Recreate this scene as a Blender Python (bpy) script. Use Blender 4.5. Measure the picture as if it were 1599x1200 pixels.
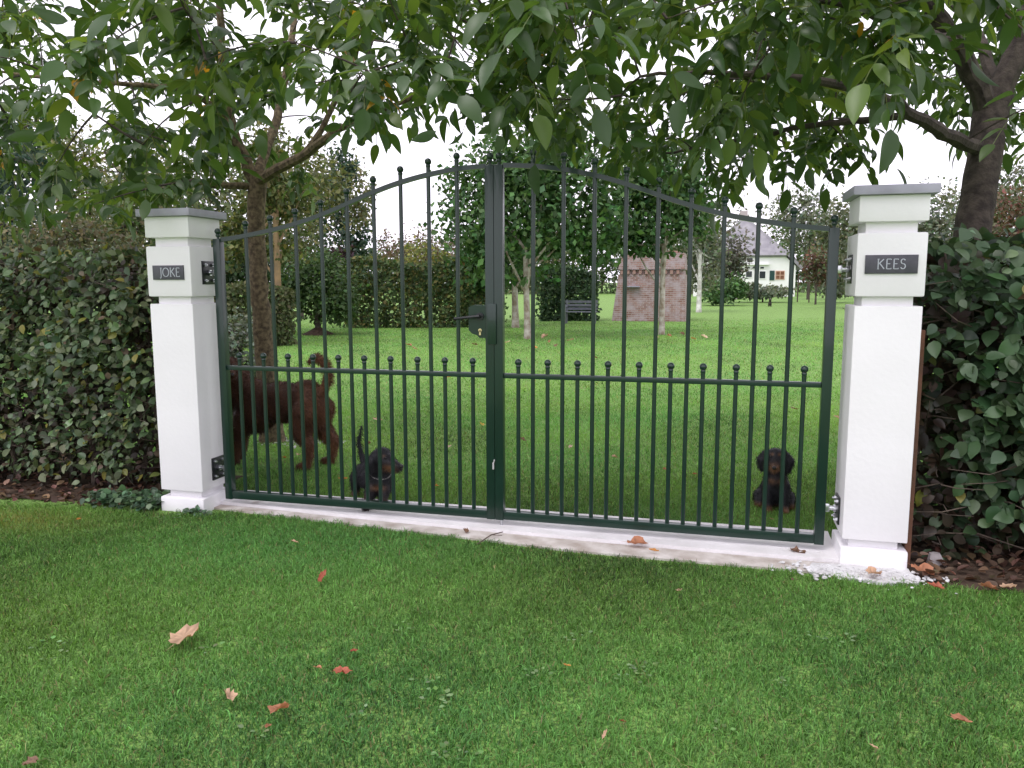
import bpy, bmesh, math, random
import numpy as np
from mathutils import Vector, Matrix, Euler

for o in list(bpy.data.objects): bpy.data.objects.remove(o)
SC = bpy.context.scene
COL = SC.collection
rng = np.random.default_rng(7)
random.seed(7)

# ------------------------------------------------------------------ camera, sky, sun, exposure
F_PX, PITCH, ROLL, YAW = 1220.93, 0.1302, -0.002, -0.2563
CAM = np.array([3.4937, -4.6136, 1.5571])
_cy, _sy = math.cos(YAW), math.sin(YAW)
RIGHT = np.array([_cy, -_sy, 0.0]); FWD = np.array([_sy, _cy, 0.0]); UPV = np.array([0, 0, 1.0])
_f2 = FWD*math.cos(PITCH) - UPV*math.sin(PITCH); _u2 = UPV*math.cos(PITCH) + FWD*math.sin(PITCH)
_r3 = RIGHT*math.cos(ROLL) + _u2*math.sin(ROLL); _u3 = _u2*math.cos(ROLL) - RIGHT*math.sin(ROLL)
cam_data = bpy.data.cameras.new('camera'); cam = bpy.data.objects.new('camera', cam_data); COL.objects.link(cam)
cam.matrix_world = Matrix(((_r3[0], _u3[0], -_f2[0], CAM[0]), (_r3[1], _u3[1], -_f2[1], CAM[1]),
                           (_r3[2], _u3[2], -_f2[2], CAM[2]), (0, 0, 0, 1)))
cam_data.sensor_width = 36.0; cam_data.sensor_fit = 'HORIZONTAL'; cam_data.lens = 36.0*F_PX/1599.0
cam_data.clip_start = 0.05; cam_data.clip_end = 1500
SC.camera = cam
SC.render.engine = 'CYCLES'
SC.cycles.max_bounces = 6; SC.cycles.diffuse_bounces = 4; SC.cycles.glossy_bounces = 2; SC.cycles.transmission_bounces = 4
SC.render.resolution_x = 1024; SC.render.resolution_y = 768

W = bpy.data.worlds.new('World'); SC.world = W; W.use_nodes = True
nt = W.node_tree; nt.nodes.clear()
SUN_EL, SUN_AZ = math.radians(64), math.radians(212)      # azimuth from +Y, clockwise: behind the camera, a little left
sky = nt.nodes.new('ShaderNodeTexSky'); sky.sky_type = 'NISHITA'; sky.sun_disc = False
sky.sun_elevation = SUN_EL; sky.sun_rotation = SUN_AZ; sky.dust_density = 6.0; sky.ozone_density = 2.0
hs = nt.nodes.new('ShaderNodeHueSaturation'); hs.inputs['Saturation'].default_value = 0.22
mixs = nt.nodes.new('ShaderNodeMixRGB'); mixs.inputs[0].default_value = 0.72
mixs.inputs[2].default_value = (14.3, 13.6, 15.4, 1)       # even cloud cover
bgn = nt.nodes.new('ShaderNodeBackground'); bgn.inputs['Strength'].default_value = 0.1
wo = nt.nodes.new('ShaderNodeOutputWorld')
nt.links.new(sky.outputs[0], hs.inputs['Color']); nt.links.new(hs.outputs[0], mixs.inputs[1])
nt.links.new(mixs.outputs[0], bgn.inputs['Color']); nt.links.new(bgn.outputs[0], wo.inputs[0])
sd = bpy.data.lights.new('sun', 'SUN'); sd.energy = 0.8; sd.angle = math.radians(25); sd.color = (1, .97, .93)
so = bpy.data.objects.new('sun', sd); COL.objects.link(so)
so.rotation_euler = Vector((math.sin(SUN_AZ)*math.cos(SUN_EL), math.cos(SUN_AZ)*math.cos(SUN_EL), math.sin(SUN_EL))).to_track_quat('Z', 'Y').to_euler()
so.location = (0, -10, 20)
vs = SC.view_settings; vs.view_transform = 'Standard'; vs.look = 'None'; vs.gamma = 1; vs.use_curve_mapping = False
vs.exposure = 0.70

# ------------------------------------------------------------------ pixel helpers (a pixel gives a direction only)
def ray(u, v): return _f2 + _r3*(u-799.5)/F_PX + _u3*(600-v)/F_PX
def onY(u, v, Y): d = ray(u, v); return CAM + d*((Y-CAM[1])/d[1])
def onZ(u, v, Z=0.0): d = ray(u, v); return CAM + d*((Z-CAM[2])/d[2])
def at(u, v, dep): return CAM + ray(u, v)*dep
def depth(P): return (np.asarray(P)-CAM) @ _f2
def pix(P):
    x = np.asarray(P)-CAM; d = x @ _f2
    return 799.5+F_PX*(x @ _r3)/d, 600-F_PX*(x @ _u3)/d

# ------------------------------------------------------------------ object helpers
def tag(o, label=None, cat=None, group=None, kind=None):
    if label: o['label'] = label
    if cat: o['category'] = cat
    if group: o['group'] = group
    if kind: o['kind'] = kind
    return o
def thing(name, label, cat, loc=(0, 0, 0), rotz=0.0, group=None):
    o = bpy.data.objects.new(name, None); COL.objects.link(o); o.empty_display_size = .1
    o.location = loc; o.rotation_euler = (0, 0, rotz)
    return tag(o, label, cat, group)
def obj(name, me, mat=None, parent=None):
    o = bpy.data.objects.new(name, me); COL.objects.link(o)
    if mat is not None and len(me.materials) == 0: me.materials.append(mat)
    if parent is not None: o.parent = parent
    return o
def rootloc(parent):
    L = np.zeros(3)
    while parent is not None:
        L += np.array(parent.location); parent = parent.parent
    return L
def fmesh(name, V, Fc, col=None, smooth=False):
    """V (n,3); Fc (m,k) uniform faces; col (n,3)"""
    V = np.asarray(V, np.float32); Fc = np.asarray(Fc, np.int32)
    me = bpy.data.meshes.new(name); m, k = Fc.shape
    me.vertices.add(len(V)); me.vertices.foreach_set('co', V.ravel())
    me.loops.add(m*k); me.loops.foreach_set('vertex_index', Fc.ravel())
    me.polygons.add(m); me.polygons.foreach_set('loop_start', np.arange(0, m*k, k, dtype=np.int32))
    me.polygons.foreach_set('loop_total', np.full(m, k, np.int32))
    if smooth: me.polygons.foreach_set('use_smooth', np.ones(m, bool))
    me.update(calc_edges=True)
    if col is not None:
        a = me.attributes.new('col', 'FLOAT_COLOR', 'POINT')
        c = np.ones((len(V), 4), np.float32); c[:, :3] = col; a.data.foreach_set('color', c.ravel())
    return me
class MB:
    """collects shapes in WORLD coordinates; build() subtracts the parent's location"""
    def __init__(s): s.v = []; s.f = []
    def add(s, V, Fs):
        b = len(s.v); s.v += [tuple(map(float, p)) for p in V]; s.f += [tuple(i+b for i in f) for f in Fs]; return s
    def box(s, x0, x1, y0, y1, z0, z1, bev=0.0):
        if bev <= 0:
            V = [(x, y, z) for z in (z0, z1) for y in (y0, y1) for x in (x0, x1)]
            return s.add(V, [(0, 2, 3, 1), (4, 5, 7, 6), (0, 1, 5, 4), (2, 6, 7, 3), (0, 4, 6, 2), (1, 3, 7, 5)])
        bm = bmesh.new(); bmesh.ops.create_cube(bm, size=1.0)
        for v in bm.verts: v.co = Vector(((x0+x1)/2+v.co.x*(x1-x0), (y0+y1)/2+v.co.y*(y1-y0), (z0+z1)/2+v.co.z*(z1-z0)))
        bmesh.ops.bevel(bm, geom=list(bm.edges), offset=bev, segments=2, affect='EDGES', profile=.6)
        bm.verts.index_update(); s.add([v.co for v in bm.verts], [[v.index for v in f.verts] for f in bm.faces]); bm.free(); return s
    def tube(s, pts, rad, n=8, caps=True):
        pts = [np.asarray(p, float) for p in pts]; m = len(pts)
        if np.isscalar(rad): rad = [rad]*m
        V = []; Fs = []; prev = None
        for i in range(m):
            t = pts[min(i+1, m-1)]-pts[max(i-1, 0)]; t = t/(np.linalg.norm(t)+1e-9)
            if prev is None:
                a = np.array([0, 0, 1.0]) if abs(t[2]) < .9 else np.array([1.0, 0, 0]); x = np.cross(a, t)
            else: x = prev-t*(prev @ t)
            x = x/(np.linalg.norm(x)+1e-9); prev = x; y = np.cross(t, x)
            for k in range(n):
                a = 2*math.pi*k/n; V.append(pts[i]+rad[i]*(math.cos(a)*x+math.sin(a)*y))
        for i in range(m-1):
            for k in range(n):
                k2 = (k+1) % n; Fs.append((i*n+k, i*n+k2, (i+1)*n+k2, (i+1)*n+k))
        if caps: Fs.append(tuple(range(n-1, -1, -1))); Fs.append(tuple((m-1)*n+k for k in range(n)))
        return s.add(V, Fs)
    def sphere(s, c, r, nu=10, nv=7, sc=(1, 1, 1)):
        V = [(c[0], c[1], c[2]-r*sc[2])]; Fs = []
        for j in range(1, nv):
            ph = math.pi*j/nv
            for i in range(nu):
                th = 2*math.pi*i/nu
                V.append((c[0]+r*sc[0]*math.sin(ph)*math.cos(th), c[1]+r*sc[1]*math.sin(ph)*math.sin(th), c[2]-r*sc[2]*math.cos(ph)))
        V.append((c[0], c[1], c[2]+r*sc[2])); e = len(V)-1
        for i in range(nu):
            i2 = (i+1) % nu; Fs.append((0, 1+i2, 1+i)); Fs.append((e, e-nu+i, e-nu+i2))
            for j in range(nv-2): a = 1+j*nu; Fs.append((a+i, a+i2, a+nu+i2, a+nu+i))
        return s.add(V, Fs)
    def prism(s, poly, axis, a, b):
        """extrude a 2D polygon along axis ('x','y','z') between a and b"""
        n = len(poly); V = []
        for h in (a, b):
            for p, q in poly: V.append({'y': (p, h, q), 'x': (h, p, q), 'z': (p, q, h)}[axis])
        return s.add(V, [tuple(range(n)), tuple(range(2*n-1, n-1, -1))]+[(i, i+n, (i+1) % n+n, (i+1) % n) for i in range(n)])
    def mesh(s, name, off=(0, 0, 0), smooth=False):
        me = bpy.data.meshes.new(name); o = np.array(off)
        me.from_pydata([tuple(np.array(p)-o) for p in s.v], [], s.f)
        bm = bmesh.new(); bm.from_mesh(me); bmesh.ops.recalc_face_normals(bm, faces=bm.faces); bm.to_mesh(me); bm.free()
        if smooth:
            me.polygons.foreach_set('use_smooth', np.ones(len(me.polygons), bool))
            me.set_sharp_from_angle(angle=math.radians(40))
        me.update(); return me
    def build(s, name, mat, parent=None, smooth=False):
        return obj(name, s.mesh(name, rootloc(parent), smooth), mat, parent)

# ------------------------------------------------------------------ materials
MATS = {}
def mat(name, rough=.6, base=(.5, .5, .5), base2=None, nscale=8.0, bump=0.0, bscale=60.0, spec=.5, metal=0.0, coat=0.0, coords='Object', detail=6.0, mix_lo=.35, mix_hi=.65):
    m = bpy.data.materials.new(name); m.use_nodes = True; t = m.node_tree; p = t.nodes['Principled BSDF']
    p.inputs['Roughness'].default_value = rough; p.inputs['Metallic'].default_value = metal
    p.inputs['Specular IOR Level'].default_value = spec; p.inputs['Coat Weight'].default_value = coat; p.inputs['Coat Roughness'].default_value = .08
    tc = t.nodes.new('ShaderNodeTexCoord')
    if base2 is not None:
        n = t.nodes.new('ShaderNodeTexNoise'); n.inputs['Scale'].default_value = nscale; n.inputs['Detail'].default_value = detail
        t.links.new(tc.outputs[coords], n.inputs['Vector'])
        r = t.nodes.new('ShaderNodeValToRGB'); r.color_ramp.elements[0].position = mix_lo; r.color_ramp.elements[1].position = mix_hi
        r.color_ramp.elements[0].color = (*base, 1); r.color_ramp.elements[1].color = (*base2, 1)
        t.links.new(n.outputs['Fac'], r.inputs[0]); t.links.new(r.outputs[0], p.inputs['Base Color'])
    else: p.inputs['Base Color'].default_value = (*base, 1)
    if bump > 0:
        n2 = t.nodes.new('ShaderNodeTexNoise'); n2.inputs['Scale'].default_value = bscale; n2.inputs['Detail'].default_value = 5
        t.links.new(tc.outputs[coords], n2.inputs['Vector'])
        b = t.nodes.new('ShaderNodeBump'); b.inputs['Strength'].default_value = bump; b.inputs['Distance'].default_value = .01
        t.links.new(n2.outputs['Fac'], b.inputs['Height']); t.links.new(b.outputs[0], p.inputs['Normal'])
    MATS[name] = m; return m
def leafmat(name, rough=.45, trans=.3, spec=.4, tint=(1.25, 1.2, .7)):
    m = bpy.data.materials.new(name); m.use_nodes = True; t = m.node_tree; p = t.nodes['Principled BSDF']; out = t.nodes['Material Output']
    a = t.nodes.new('ShaderNodeAttribute'); a.attribute_name = 'col'
    p.inputs['Roughness'].default_value = rough; p.inputs['Specular IOR Level'].default_value = spec
    t.links.new(a.outputs['Color'], p.inputs['Base Color'])
    mu = t.nodes.new('ShaderNodeMixRGB'); mu.blend_type = 'MULTIPLY'; mu.inputs[0].default_value = 1; mu.inputs[2].default_value = (*tint, 1)
    t.links.new(a.outputs['Color'], mu.inputs[1])
    tr = t.nodes.new('ShaderNodeBsdfTranslucent'); t.links.new(mu.outputs[0], tr.inputs['Color'])
    mx = t.nodes.new('ShaderNodeMixShader'); mx.inputs[0].default_value = trans
    t.links.new(p.outputs[0], mx.inputs[1]); t.links.new(tr.outputs[0], mx.inputs[2]); t.links.new(mx.outputs[0], out.inputs[0])
    MATS[name] = m; return m

M_white = mat('white_stucco', .55, (.81, .79, .815), (.76, .742, .76), 2.2, .14, 38.0)
M_slate = mat('slate_cap', .5, (.37, .36, .44), (.30, .29, .36), 9.0, .15, 40)
M_plate = mat('slate_plate', .45, (.045, .045, .06), (.065, .062, .08), 25, .1, 60)
M_letter = mat('engraved_letters', .6, (.42, .44, .50))
M_green = mat('green_paint', .34, (.004, .021, .014), (.006, .026, .018), 4, .03, 30, .4, 0, .35)
M_black = mat('black_iron', .35, (.012, .013, .016))
M_steel = mat('galvanised_steel', .28, (.62, .63, .66), None, metal=1.0)
M_brass = mat('brass', .3, (.75, .62, .36), None, metal=.9)
M_conc = mat('concrete', .8, (.74, .72, .73), (.54, .52, .51), 4, .5, 90, coords='Object', mix_lo=.42, mix_hi=.8)
M_conc2 = mat('mortar', .85, (.60, .56, .53), (.36, .31, .27), 7, .8, 60)
M_lawn = mat('lawn_ground', .9, (.075, .12, .032), (.205, .36, .085), 70.0, .8, 120, .2, mix_lo=.40, mix_hi=.60, detail=3.0)
M_soil = mat('soil', .95, (.040, .026, .018), (.085, .058, .042), 14, 1.0, 40, .2)
M_bark = mat('walnut_bark', .9, (.042, .034, .031), (.095, .078, .066), 14, 1.0, 45, .2)
M_bark2 = mat('lichen_bark', .9, (.070, .052, .036), (.20, .155, .095), 26, 1.0, 70, .2)
M_pale = mat('pale_bark', .85, (.50, .47, .42), (.22, .17, .12), 6, .6, 30, .2)
M_twig = mat('twigs', .9, (.06, .045, .035), (.12, .09, .07), 20)
M_wood = mat('weathered_wood', .85, (.13, .055, .03), (.08, .04, .025), 10, .5, 40)
M_chip = mat('white_chips', .8, (.62, .62, .63), (.45, .44, .44), 9, .4, 50)
M_stone = mat('grey_stone', .8, (.32, .29, .29), (.22, .2, .2), 9, .5, 30)
M_bench = mat('bench_wood', .6, (.13, .14, .17), (.18, .19, .22), 6)
M_leaf = leafmat('walnut_leaf', .36, .48, .5, (1.5, 1.35, .55))
M_hleaf = leafmat('hedge_leaf', .42, .25, .45)
M_far = leafmat('distant_leaf', .6, .3, .25)
M_grass = leafmat('grass_blade', .55, .32, .3, (1.2, 1.15, .6))
M_dead = leafmat('dead_leaf', .6, .25, .3, (1.2, .9, .6))
M_fur = leafmat('fur', .55, .08, .35, (1, 1, 1))

# ------------------------------------------------------------------ leaf-card helpers
def frames(dirs, ups):
    x = dirs/np.linalg.norm(dirs, axis=1, keepdims=True)
    y = np.cross(ups, x); y /= (np.linalg.norm(y, axis=1, keepdims=True)+1e-9)
    return np.stack([x, y, np.cross(x, y)], axis=2)          # columns = local axes
def scatter(V0, F0, P, R, S, C):
    """copies of template (V0,F0) at P with rotation R, size S, colour C -> verts, faces, colours"""
    n, k = len(P), len(V0)
    V = np.einsum('nij,kj->nki', R, V0)*S[:, None, None]+P[:, None, :]
    Fa = (F0[None]+(np.arange(n)*k)[:, None, None]).reshape(-1, F0.shape[1])
    return V.reshape(-1, 3), Fa, np.repeat(C, k, axis=0)
def unit(n): v = rng.normal(size=(n, 3)); return v/np.linalg.norm(v, axis=1, keepdims=True)
# small card leaf: rhombus folded on the midrib
CARD_V = np.array([(0, 0, 0), (.5, .32, .06), (1, 0, -.05), (.45, -.32, .06)], float); CARD_F = np.array([(0, 2, 1), (0, 3, 2)])
def ovate(wid=.36, fold=.10, droop=.18, n=4, wav=0.0):
    """an ovate leaf of unit length along +x with a folded midrib"""
    xs = np.linspace(0, 1, n+2); V = []; Fs = []
    for i, x in enumerate(xs):
        w = wid*(math.sin(math.pi*min(1, x)**.8))**.85 if 0 < x < 1 else 0
        z = -droop*x*x
        V.append((x, 0, z))
        if w > 0: V.append((x, w, z+fold*w/wid+wav*math.sin(9*x))); V.append((x, -w, z+fold*w/wid-wav*math.sin(7*x)))
    # index: 0 base; then triples; last tip
    for i in range(n):
        c, l, r = 1+3*i, 2+3*i, 3+3*i
        if i == 0: Fs += [(0, c, l), (0, r, c)]
        else:
            pc, pl, pr = c-3, l-3, r-3; Fs += [(pc, c, l), (pc, l, pl), (pc, pr, r), (pc, r, c)]
    e = 1+3*n; c, l, r = e-3, e-2, e-1; Fs += [(c, e, l), (c, r, e)]
    return np.array(V, float), np.array(Fs)
def jitter_cols(base, n, var=.25, alt=None, p_alt=0.0):
    base = np.asarray(base, float); c = base[rng.integers(0, len(base), n)]*(1+var*rng.normal(size=(n, 1)))*(1+.08*rng.normal(size=(n, 3)))
    if alt is not None and p_alt > 0:
        k = rng.random(n) < p_alt; alt = np.asarray(alt); c[k] = alt[rng.integers(0, len(alt), k.sum())]*(1+.2*rng.normal(size=(k.sum(), 1)))
    return np.clip(c, .004, .9)

# ================================================================== THE SETTING
# ground sheet reaching the horizon
me = fmesh('lawn', [(-700, -700, 0), (700, -700, 0), (700, 900, 0), (-700, 900, 0)], [(0, 1, 2, 3)])
tag(obj('lawn', me, M_lawn), kind='structure')
def sheet(name, poly, z, m):
    mb = MB(); mb.add([(x, y, z) for x, y in poly], [tuple(range(len(poly)))])
    return tag(mb.build(name, m), kind='structure')
def ragged(x0, y0, x1, y1, n, amp):
    t = np.linspace(0, 1, n); return [(x0+(x1-x0)*a, y0+(y1-y0)*a+amp*rng.normal()) for a in t]
sheet('soil_bed', ragged(-6, -.30, -.16, -.13, 40, .02)+ragged(-.16, .8, -6, .95, 20, .04), .005, M_soil)
sheet('soil_bed', ragged(4.30, -.30, 8.5, -.62, 40, .025)+ragged(8.5, 1.1, 4.5, .9, 20, .04), .005, M_soil)
# concrete sill under the gate: upper slab and, in front of it, a lower mortar ledge
mb = MB(); fr = [(.165, .02), (.6, .0), (1.2, -.05), (1.9, -.085), (2.7, -.12), (3.4, -.14), (4.19, -.15)]
mb.prism(fr+[(4.19, .37), (3.0, .355), (2.0, .362), (1.0, .342), (.165, .335)], 'z', -.05, .034); tag(mb.build('concrete_sill', M_conc), kind='structure')
mb = MB(); fr2 = [(x, y-.003) for x, y in fr]
mb.prism([(.17, -.06), (.6, -.10), (1.2, -.16), (1.9, -.22), (2.7, -.30), (3.4, -.31), (4.02, -.31), (4.4, -.33), (4.42, -.167), (4.187, -.167), (4.187, -.155)]+fr2[::-1][1:], 'z', -.05, .014)
tag(mb.build('mortar_ledge', M_conc2), kind='structure')

# lawn edge in front of the gate: world y of the edge as a function of x
EX = []; EY = []
for u, v in ((-300, 800), (0, 788), (120, 792), (250, 803), (345, 802), (440, 808), (520, 818), (700, 841), (900, 866), (1050, 881), (1200, 892), (1340, 908), (1450, 915), (1599, 930), (1800, 950)):
    p = onZ(u, v); EX.append(p[0]); EY.append(p[1])
EX = np.array(EX); EY = np.array(EY); _o = np.argsort(EX); EX = EX[_o]; EY = EY[_o]
def grass_ok(X, Y):
    front = Y < np.interp(X, EX, EY)+.02*np.sin(X*23)+.012*np.sin(X*61+1)
    back = (Y > .365+.016*np.sin(X*31)+.01*np.sin(X*77)) & (X > -.12) & (X < 4.45) | (Y > .95+.05*np.sin(X*9))
    return front | back
def lowfreq(X, Y, s, seed):
    r = np.random.default_rng(seed); out = np.zeros_like(X)
    for k in range(7):
        a = r.uniform(0, 6.28); w = s*r.uniform(.5, 2.0); out += np.sin((X*math.cos(a)+Y*math.sin(a))*w+r.uniform(0, 6.28))
    return out/7*1.6
def grass_zone(h0, h1, dens, hgt, wid, segs, seed):
    r = np.random.default_rng(seed); area = (2250/F_PX)*(h1*h1-h0*h0)/2; n = int(area*dens)
    h = np.sqrt(r.uniform(h0*h0, h1*h1, n)); u = r.uniform(-325, 1925, n)
    P = CAM[None, :2]+np.outer(h, FWD[:2])+np.outer((u-799.5)/F_PX*h, RIGHT[:2])
    X, Y = P[:, 0], P[:, 1]; patch = lowfreq(X, Y, 3.0, 3); fine = lowfreq(X, Y, 14.0, 4)
    hk = h+.25*h0*lowfreq(X, Y, 2.0, 9)*.4; k = grass_ok(X, Y) & (r.random(n) < .95+.2*fine) & (r.random(n) < np.clip((h-h0)/(.25*h0), 0, 1) if h0 > 2 else True) & (r.random(n) < np.clip((h1-hk)/(h1*.28), 0, 1)**1.2); X, Y, patch, fine = X[k], Y[k], patch[k], fine[k]; n = len(X)
    H = hgt*(1+.28*r.normal(size=n)+.22*fine).clip(.35, 1.9); Wd = wid*(1+.3*r.normal(size=n)).clip(.4, 2)
    az = r.uniform(0, 6.28, n)+.8*patch; lean = np.abs(r.normal(size=n))*.75+.25; az2 = r.uniform(0, 6.28, n)
    dx, dy = np.cos(az), np.sin(az); sx, sy = np.cos(az2)*Wd/2, np.sin(az2)*Wd/2
    b = np.stack([X, Y, np.zeros(n)], 1); s = np.stack([sx, sy, np.zeros(n)], 1)
    tip = b+np.stack([dx*H*lean, dy*H*lean, H*np.cos(np.minimum(lean, 1.2))], 1)
    if segs == 2:
        mid = b+np.stack([dx*H*lean*.3, dy*H*lean*.3, H*.58*np.ones(n)], 1)
        V = np.stack([b-s, b+s, mid+s*.8, mid-s*.8, tip], 1).reshape(-1, 3); o = (np.arange(n)*5)[:, None]
        Fa = np.concatenate([o+np.array([[0, 1, 2]]), o+np.array([[0, 2, 3]]), o+np.array([[3, 2, 4]])], 0); q = 5
    else:
        V = np.stack([b-s, b+s, tip], 1).reshape(-1, 3); Fa = (np.arange(n)*3)[:, None]+np.array([[0, 1, 2]]); q = 3
    g = np.array([.100, .225, .048])[None]*(1+.30*r.normal(size=(n, 1))+.34*patch[:, None])*(1+np.array([.22, .04, -.10])[None]*lowfreq(X, Y, 1.7, 8)[:, None])
    dry = np.exp(-(((X+.95)/.55)**2+((Y+.62)/.22)**2)); w = np.clip(.08*np.maximum(patch, 0)+.95*dry*(r.random(n) < .7), 0, 1)[:, None]
    g = g*(1-w)+np.array([.20, .21, .05])[None]*w
    k = r.random(n) < .05; g[k] = np.array([.22, .20, .09])*(.6+.6*r.random((k.sum(), 1)))
    k = r.random(n) < .10; g[k] *= 1.5
    if h0 > 2: g = g*1.42  # blades beyond the gate: brighter light put into their colour, offsetting canopy shade
    return V, Fa, np.repeat(np.clip(g, .01, .6), q, axis=0)
for nm, a in (('grass', (1.75, 6.6, 17000, .030, .0036, 2, 11)), ('grass', (5.0, 12.5, 4600, .032, .006, 1, 12)), ('grass', (9.5, 34, 520, .036, .014, 1, 13))):
    V, Fa, c = grass_zone(*a); o = obj('grass', fmesh('grass', V, Fa, c), M_grass)
    tag(o, {11: 'short mown green grass in front of and just behind the gate', 12: 'short mown grass of the garden lawn beyond the gate', 13: 'mown grass of the far garden lawn'}[a[6]], 'grass', kind='stuff')
# broad-leaved weeds in the front lawn
lv, lf = ovate(.42, .05, .15, 3)
P = []; D = []
for (u, v) in [(840, 1063), (1000, 1045), (1010, 1052), (985, 1060), (690, 1100), (700, 1110), (660, 1075), (625, 985), (80, 1010), (95, 1030), (240, 815), (275, 812), (330, 1020), (1290, 1000), (1320, 1010), (700, 1180), (715, 1190), (1130, 1150), (1480, 960), (560, 1130), (1220, 1080), (405, 1150), (900, 1000)]:
    c = onZ(u, v)
    for k in range(7): a = random.uniform(0, 6.28); q_ = random.uniform(.01, .07); P.append(c+np.array([q_*math.cos(a), q_*math.sin(a), .024])); D.append((math.cos(a), math.sin(a), random.uniform(.1, .5)))
P = np.array(P); D = np.array(D); V, Fa, c = scatter(lv, lf, P, frames(D, np.tile([0, 0, 1.], (len(D), 1))), rng.uniform(.012, .026, len(P)), jitter_cols([(.11, .21, .06), (.15, .24, .10)], len(P)))
tag(obj('lawn_weeds', fmesh('lawn_weeds', V, Fa, c), M_hleaf), 'low broad-leaved weeds scattered in the front lawn', 'weeds', kind='stuff')

# ================================================================== GATE PILLARS
HW = .164
def strokes(txt, x0, z0, h, gap, y, mb, thick=.10):
    """thin roman capitals with small serifs, cut from ribbons; x to the right, z up"""
    def arc(cx, cz, rx, rz, a0, a1, n=14): return [(cx+rx*math.cos(math.radians(a0+(a1-a0)*i/n)), cz+rz*math.sin(math.radians(a0+(a1-a0)*i/n))) for i in range(n+1)]
    G = {'J': (.34, [[(.26, 1), (.26, .02), (.22, -.13), (.10, -.20)], [(.16, 1), (.36, 1)]]),
         'O': (.86, [arc(.43, .5, .41, .5, 0, 360, 26)]),
         'K': (.66, [[(.08, 0), (.08, 1)], [(.60, 1), (.10, .48)], [(.22, .58), (.66, 0)], [(0, 0), (.18, 0)], [(0, 1), (.18, 1)]]),
         'E': (.52, [[(.08, 0), (.08, 1)], [(.08, 1), (.48, 1), (.48, .92)], [(.08, .52), (.40, .52)], [(.08, 0), (.50, 0), (.50, .09)]]),
         'S': (.52, [arc(.26, .76, .20, .24, 25, 265, 14)+arc(.26, .26, .22, .26, 95, -155, 14)])}
    x = x0
    for ch in txt:
        wd, ls = G[ch]
        for l in ls:
            n = len(l); L = []
            for i in range(n):
                a = np.array(l[max(i-1, 0)]); b = np.array(l[min(i+1, n-1)]); t = b-a; t = t/(np.linalg.norm(t)+1e-9); nn = np.array([-t[1], t[0]])*thick/2*(.75 if abs(t[1]) < .5 else 1.0)
                L.append((np.array(l[i])+nn, np.array(l[i])-nn))
            for i in range(n-1):
                q = [L[i][0], L[i+1][0], L[i+1][1], L[i][1]]
                mb.prism([(x+p[0]*h, z0+p[1]*h) for p in q], 'y', y, y-.0012)
        x += (wd+gap)*h
    return mb
def pillar(cx, dz, label, plate, txt, th, inner):
    r = thing('gate_pillar', label, 'gate pillar', (cx, 0, 0), 0, 'white pillars either side of the gate')
    def blk(nm, z0, z1, hw=HW, m=M_white, bev=.007): return MB().box(cx-hw, cx+hw, -hw, hw, z0, z1, bev).build(nm, m, r, True)
    blk('base_block', -.05, .100+dz, HW+.006, bev=.012); blk('recessed_core', .02, 1.97+dz, HW-.040, bev=.003)
    blk('shaft', .147+dz, 1.415+dz); blk('name_block', 1.463+dz, 1.792+dz, HW+.004, bev=.012); blk('top_block', 1.848+dz, 1.982+dz, HW+.003)
    MB().box(cx-HW-.038, cx+HW+.038, -HW-.038, HW+.038, 1.983+dz, 2.030+dz, .003).build('cap', M_slate, r, True)
    x0, x1, z0, z1 = plate; y = -HW-.004
    pl = MB().box(x0, x1, y-.010, y+.004, z0, z1, .0015).build('name_plate', M_plate, r, True)
    h = (z1-z0)*th; tw = {'JOKE': 2.38+.14*3, 'KEES': 2.22+.16*3}[txt]*h
    strokes(txt, (x0+x1)/2-tw/2+(.012 if txt == 'JOKE' else 0), (z0+z1)/2-h*.47, h, .14 if txt == 'JOKE' else .16, y-.0102, MB()).build('lettering', M_letter, pl)
    # hinge plates on the inner face with bolts
    s = 1 if inner > cx else -1
    for zc in (1.62, .28):
        y0, y1, hh = -.055, .075, .077
        hp = MB().box(min(inner, inner+s*.010), max(inner, inner+s*.010), y0, y1, zc-hh, zc+hh, .002).build('hinge_plate', M_black, r, True)
        for yy in (y0+.025, y1-.025):
            for zz in (zc-hh+.025, zc+hh-.025):
                b = MB().tube([(inner+s*.009, yy, zz), (inner+s*.020, yy, zz)], .011, 6); b.tube([(inner+s*.020, yy, zz), (inner+s*.030, yy, zz)], .006, 8); b.build('bolt', M_steel, hp, True)
        b = MB().tube([(inner+s*.010, .012, zc), (inner+s*.052, .012, zc)], .013, 10).tube([(inner+s*.012, .012, zc), (inner+s*.026, .012, zc)], .021, 6); b.build('eye_bolt', M_steel, hp, True)
    return r
pillar(0, 0, 'white pillar with the short JOKE name plate, at the left of the gate'.replace('the short JOKE name plate', 'a small dark four-letter plate ending in KE'),
       (-.116, .118, 1.574, 1.667), 'JOKE', .60, HW)
pillar(4.354, .012, 'white pillar with a dark four-letter plate ending in ES, nearest the camera', (4.228, 4.479, 1.594, 1.690), 'KEES', .52, 4.354-HW)

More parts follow.
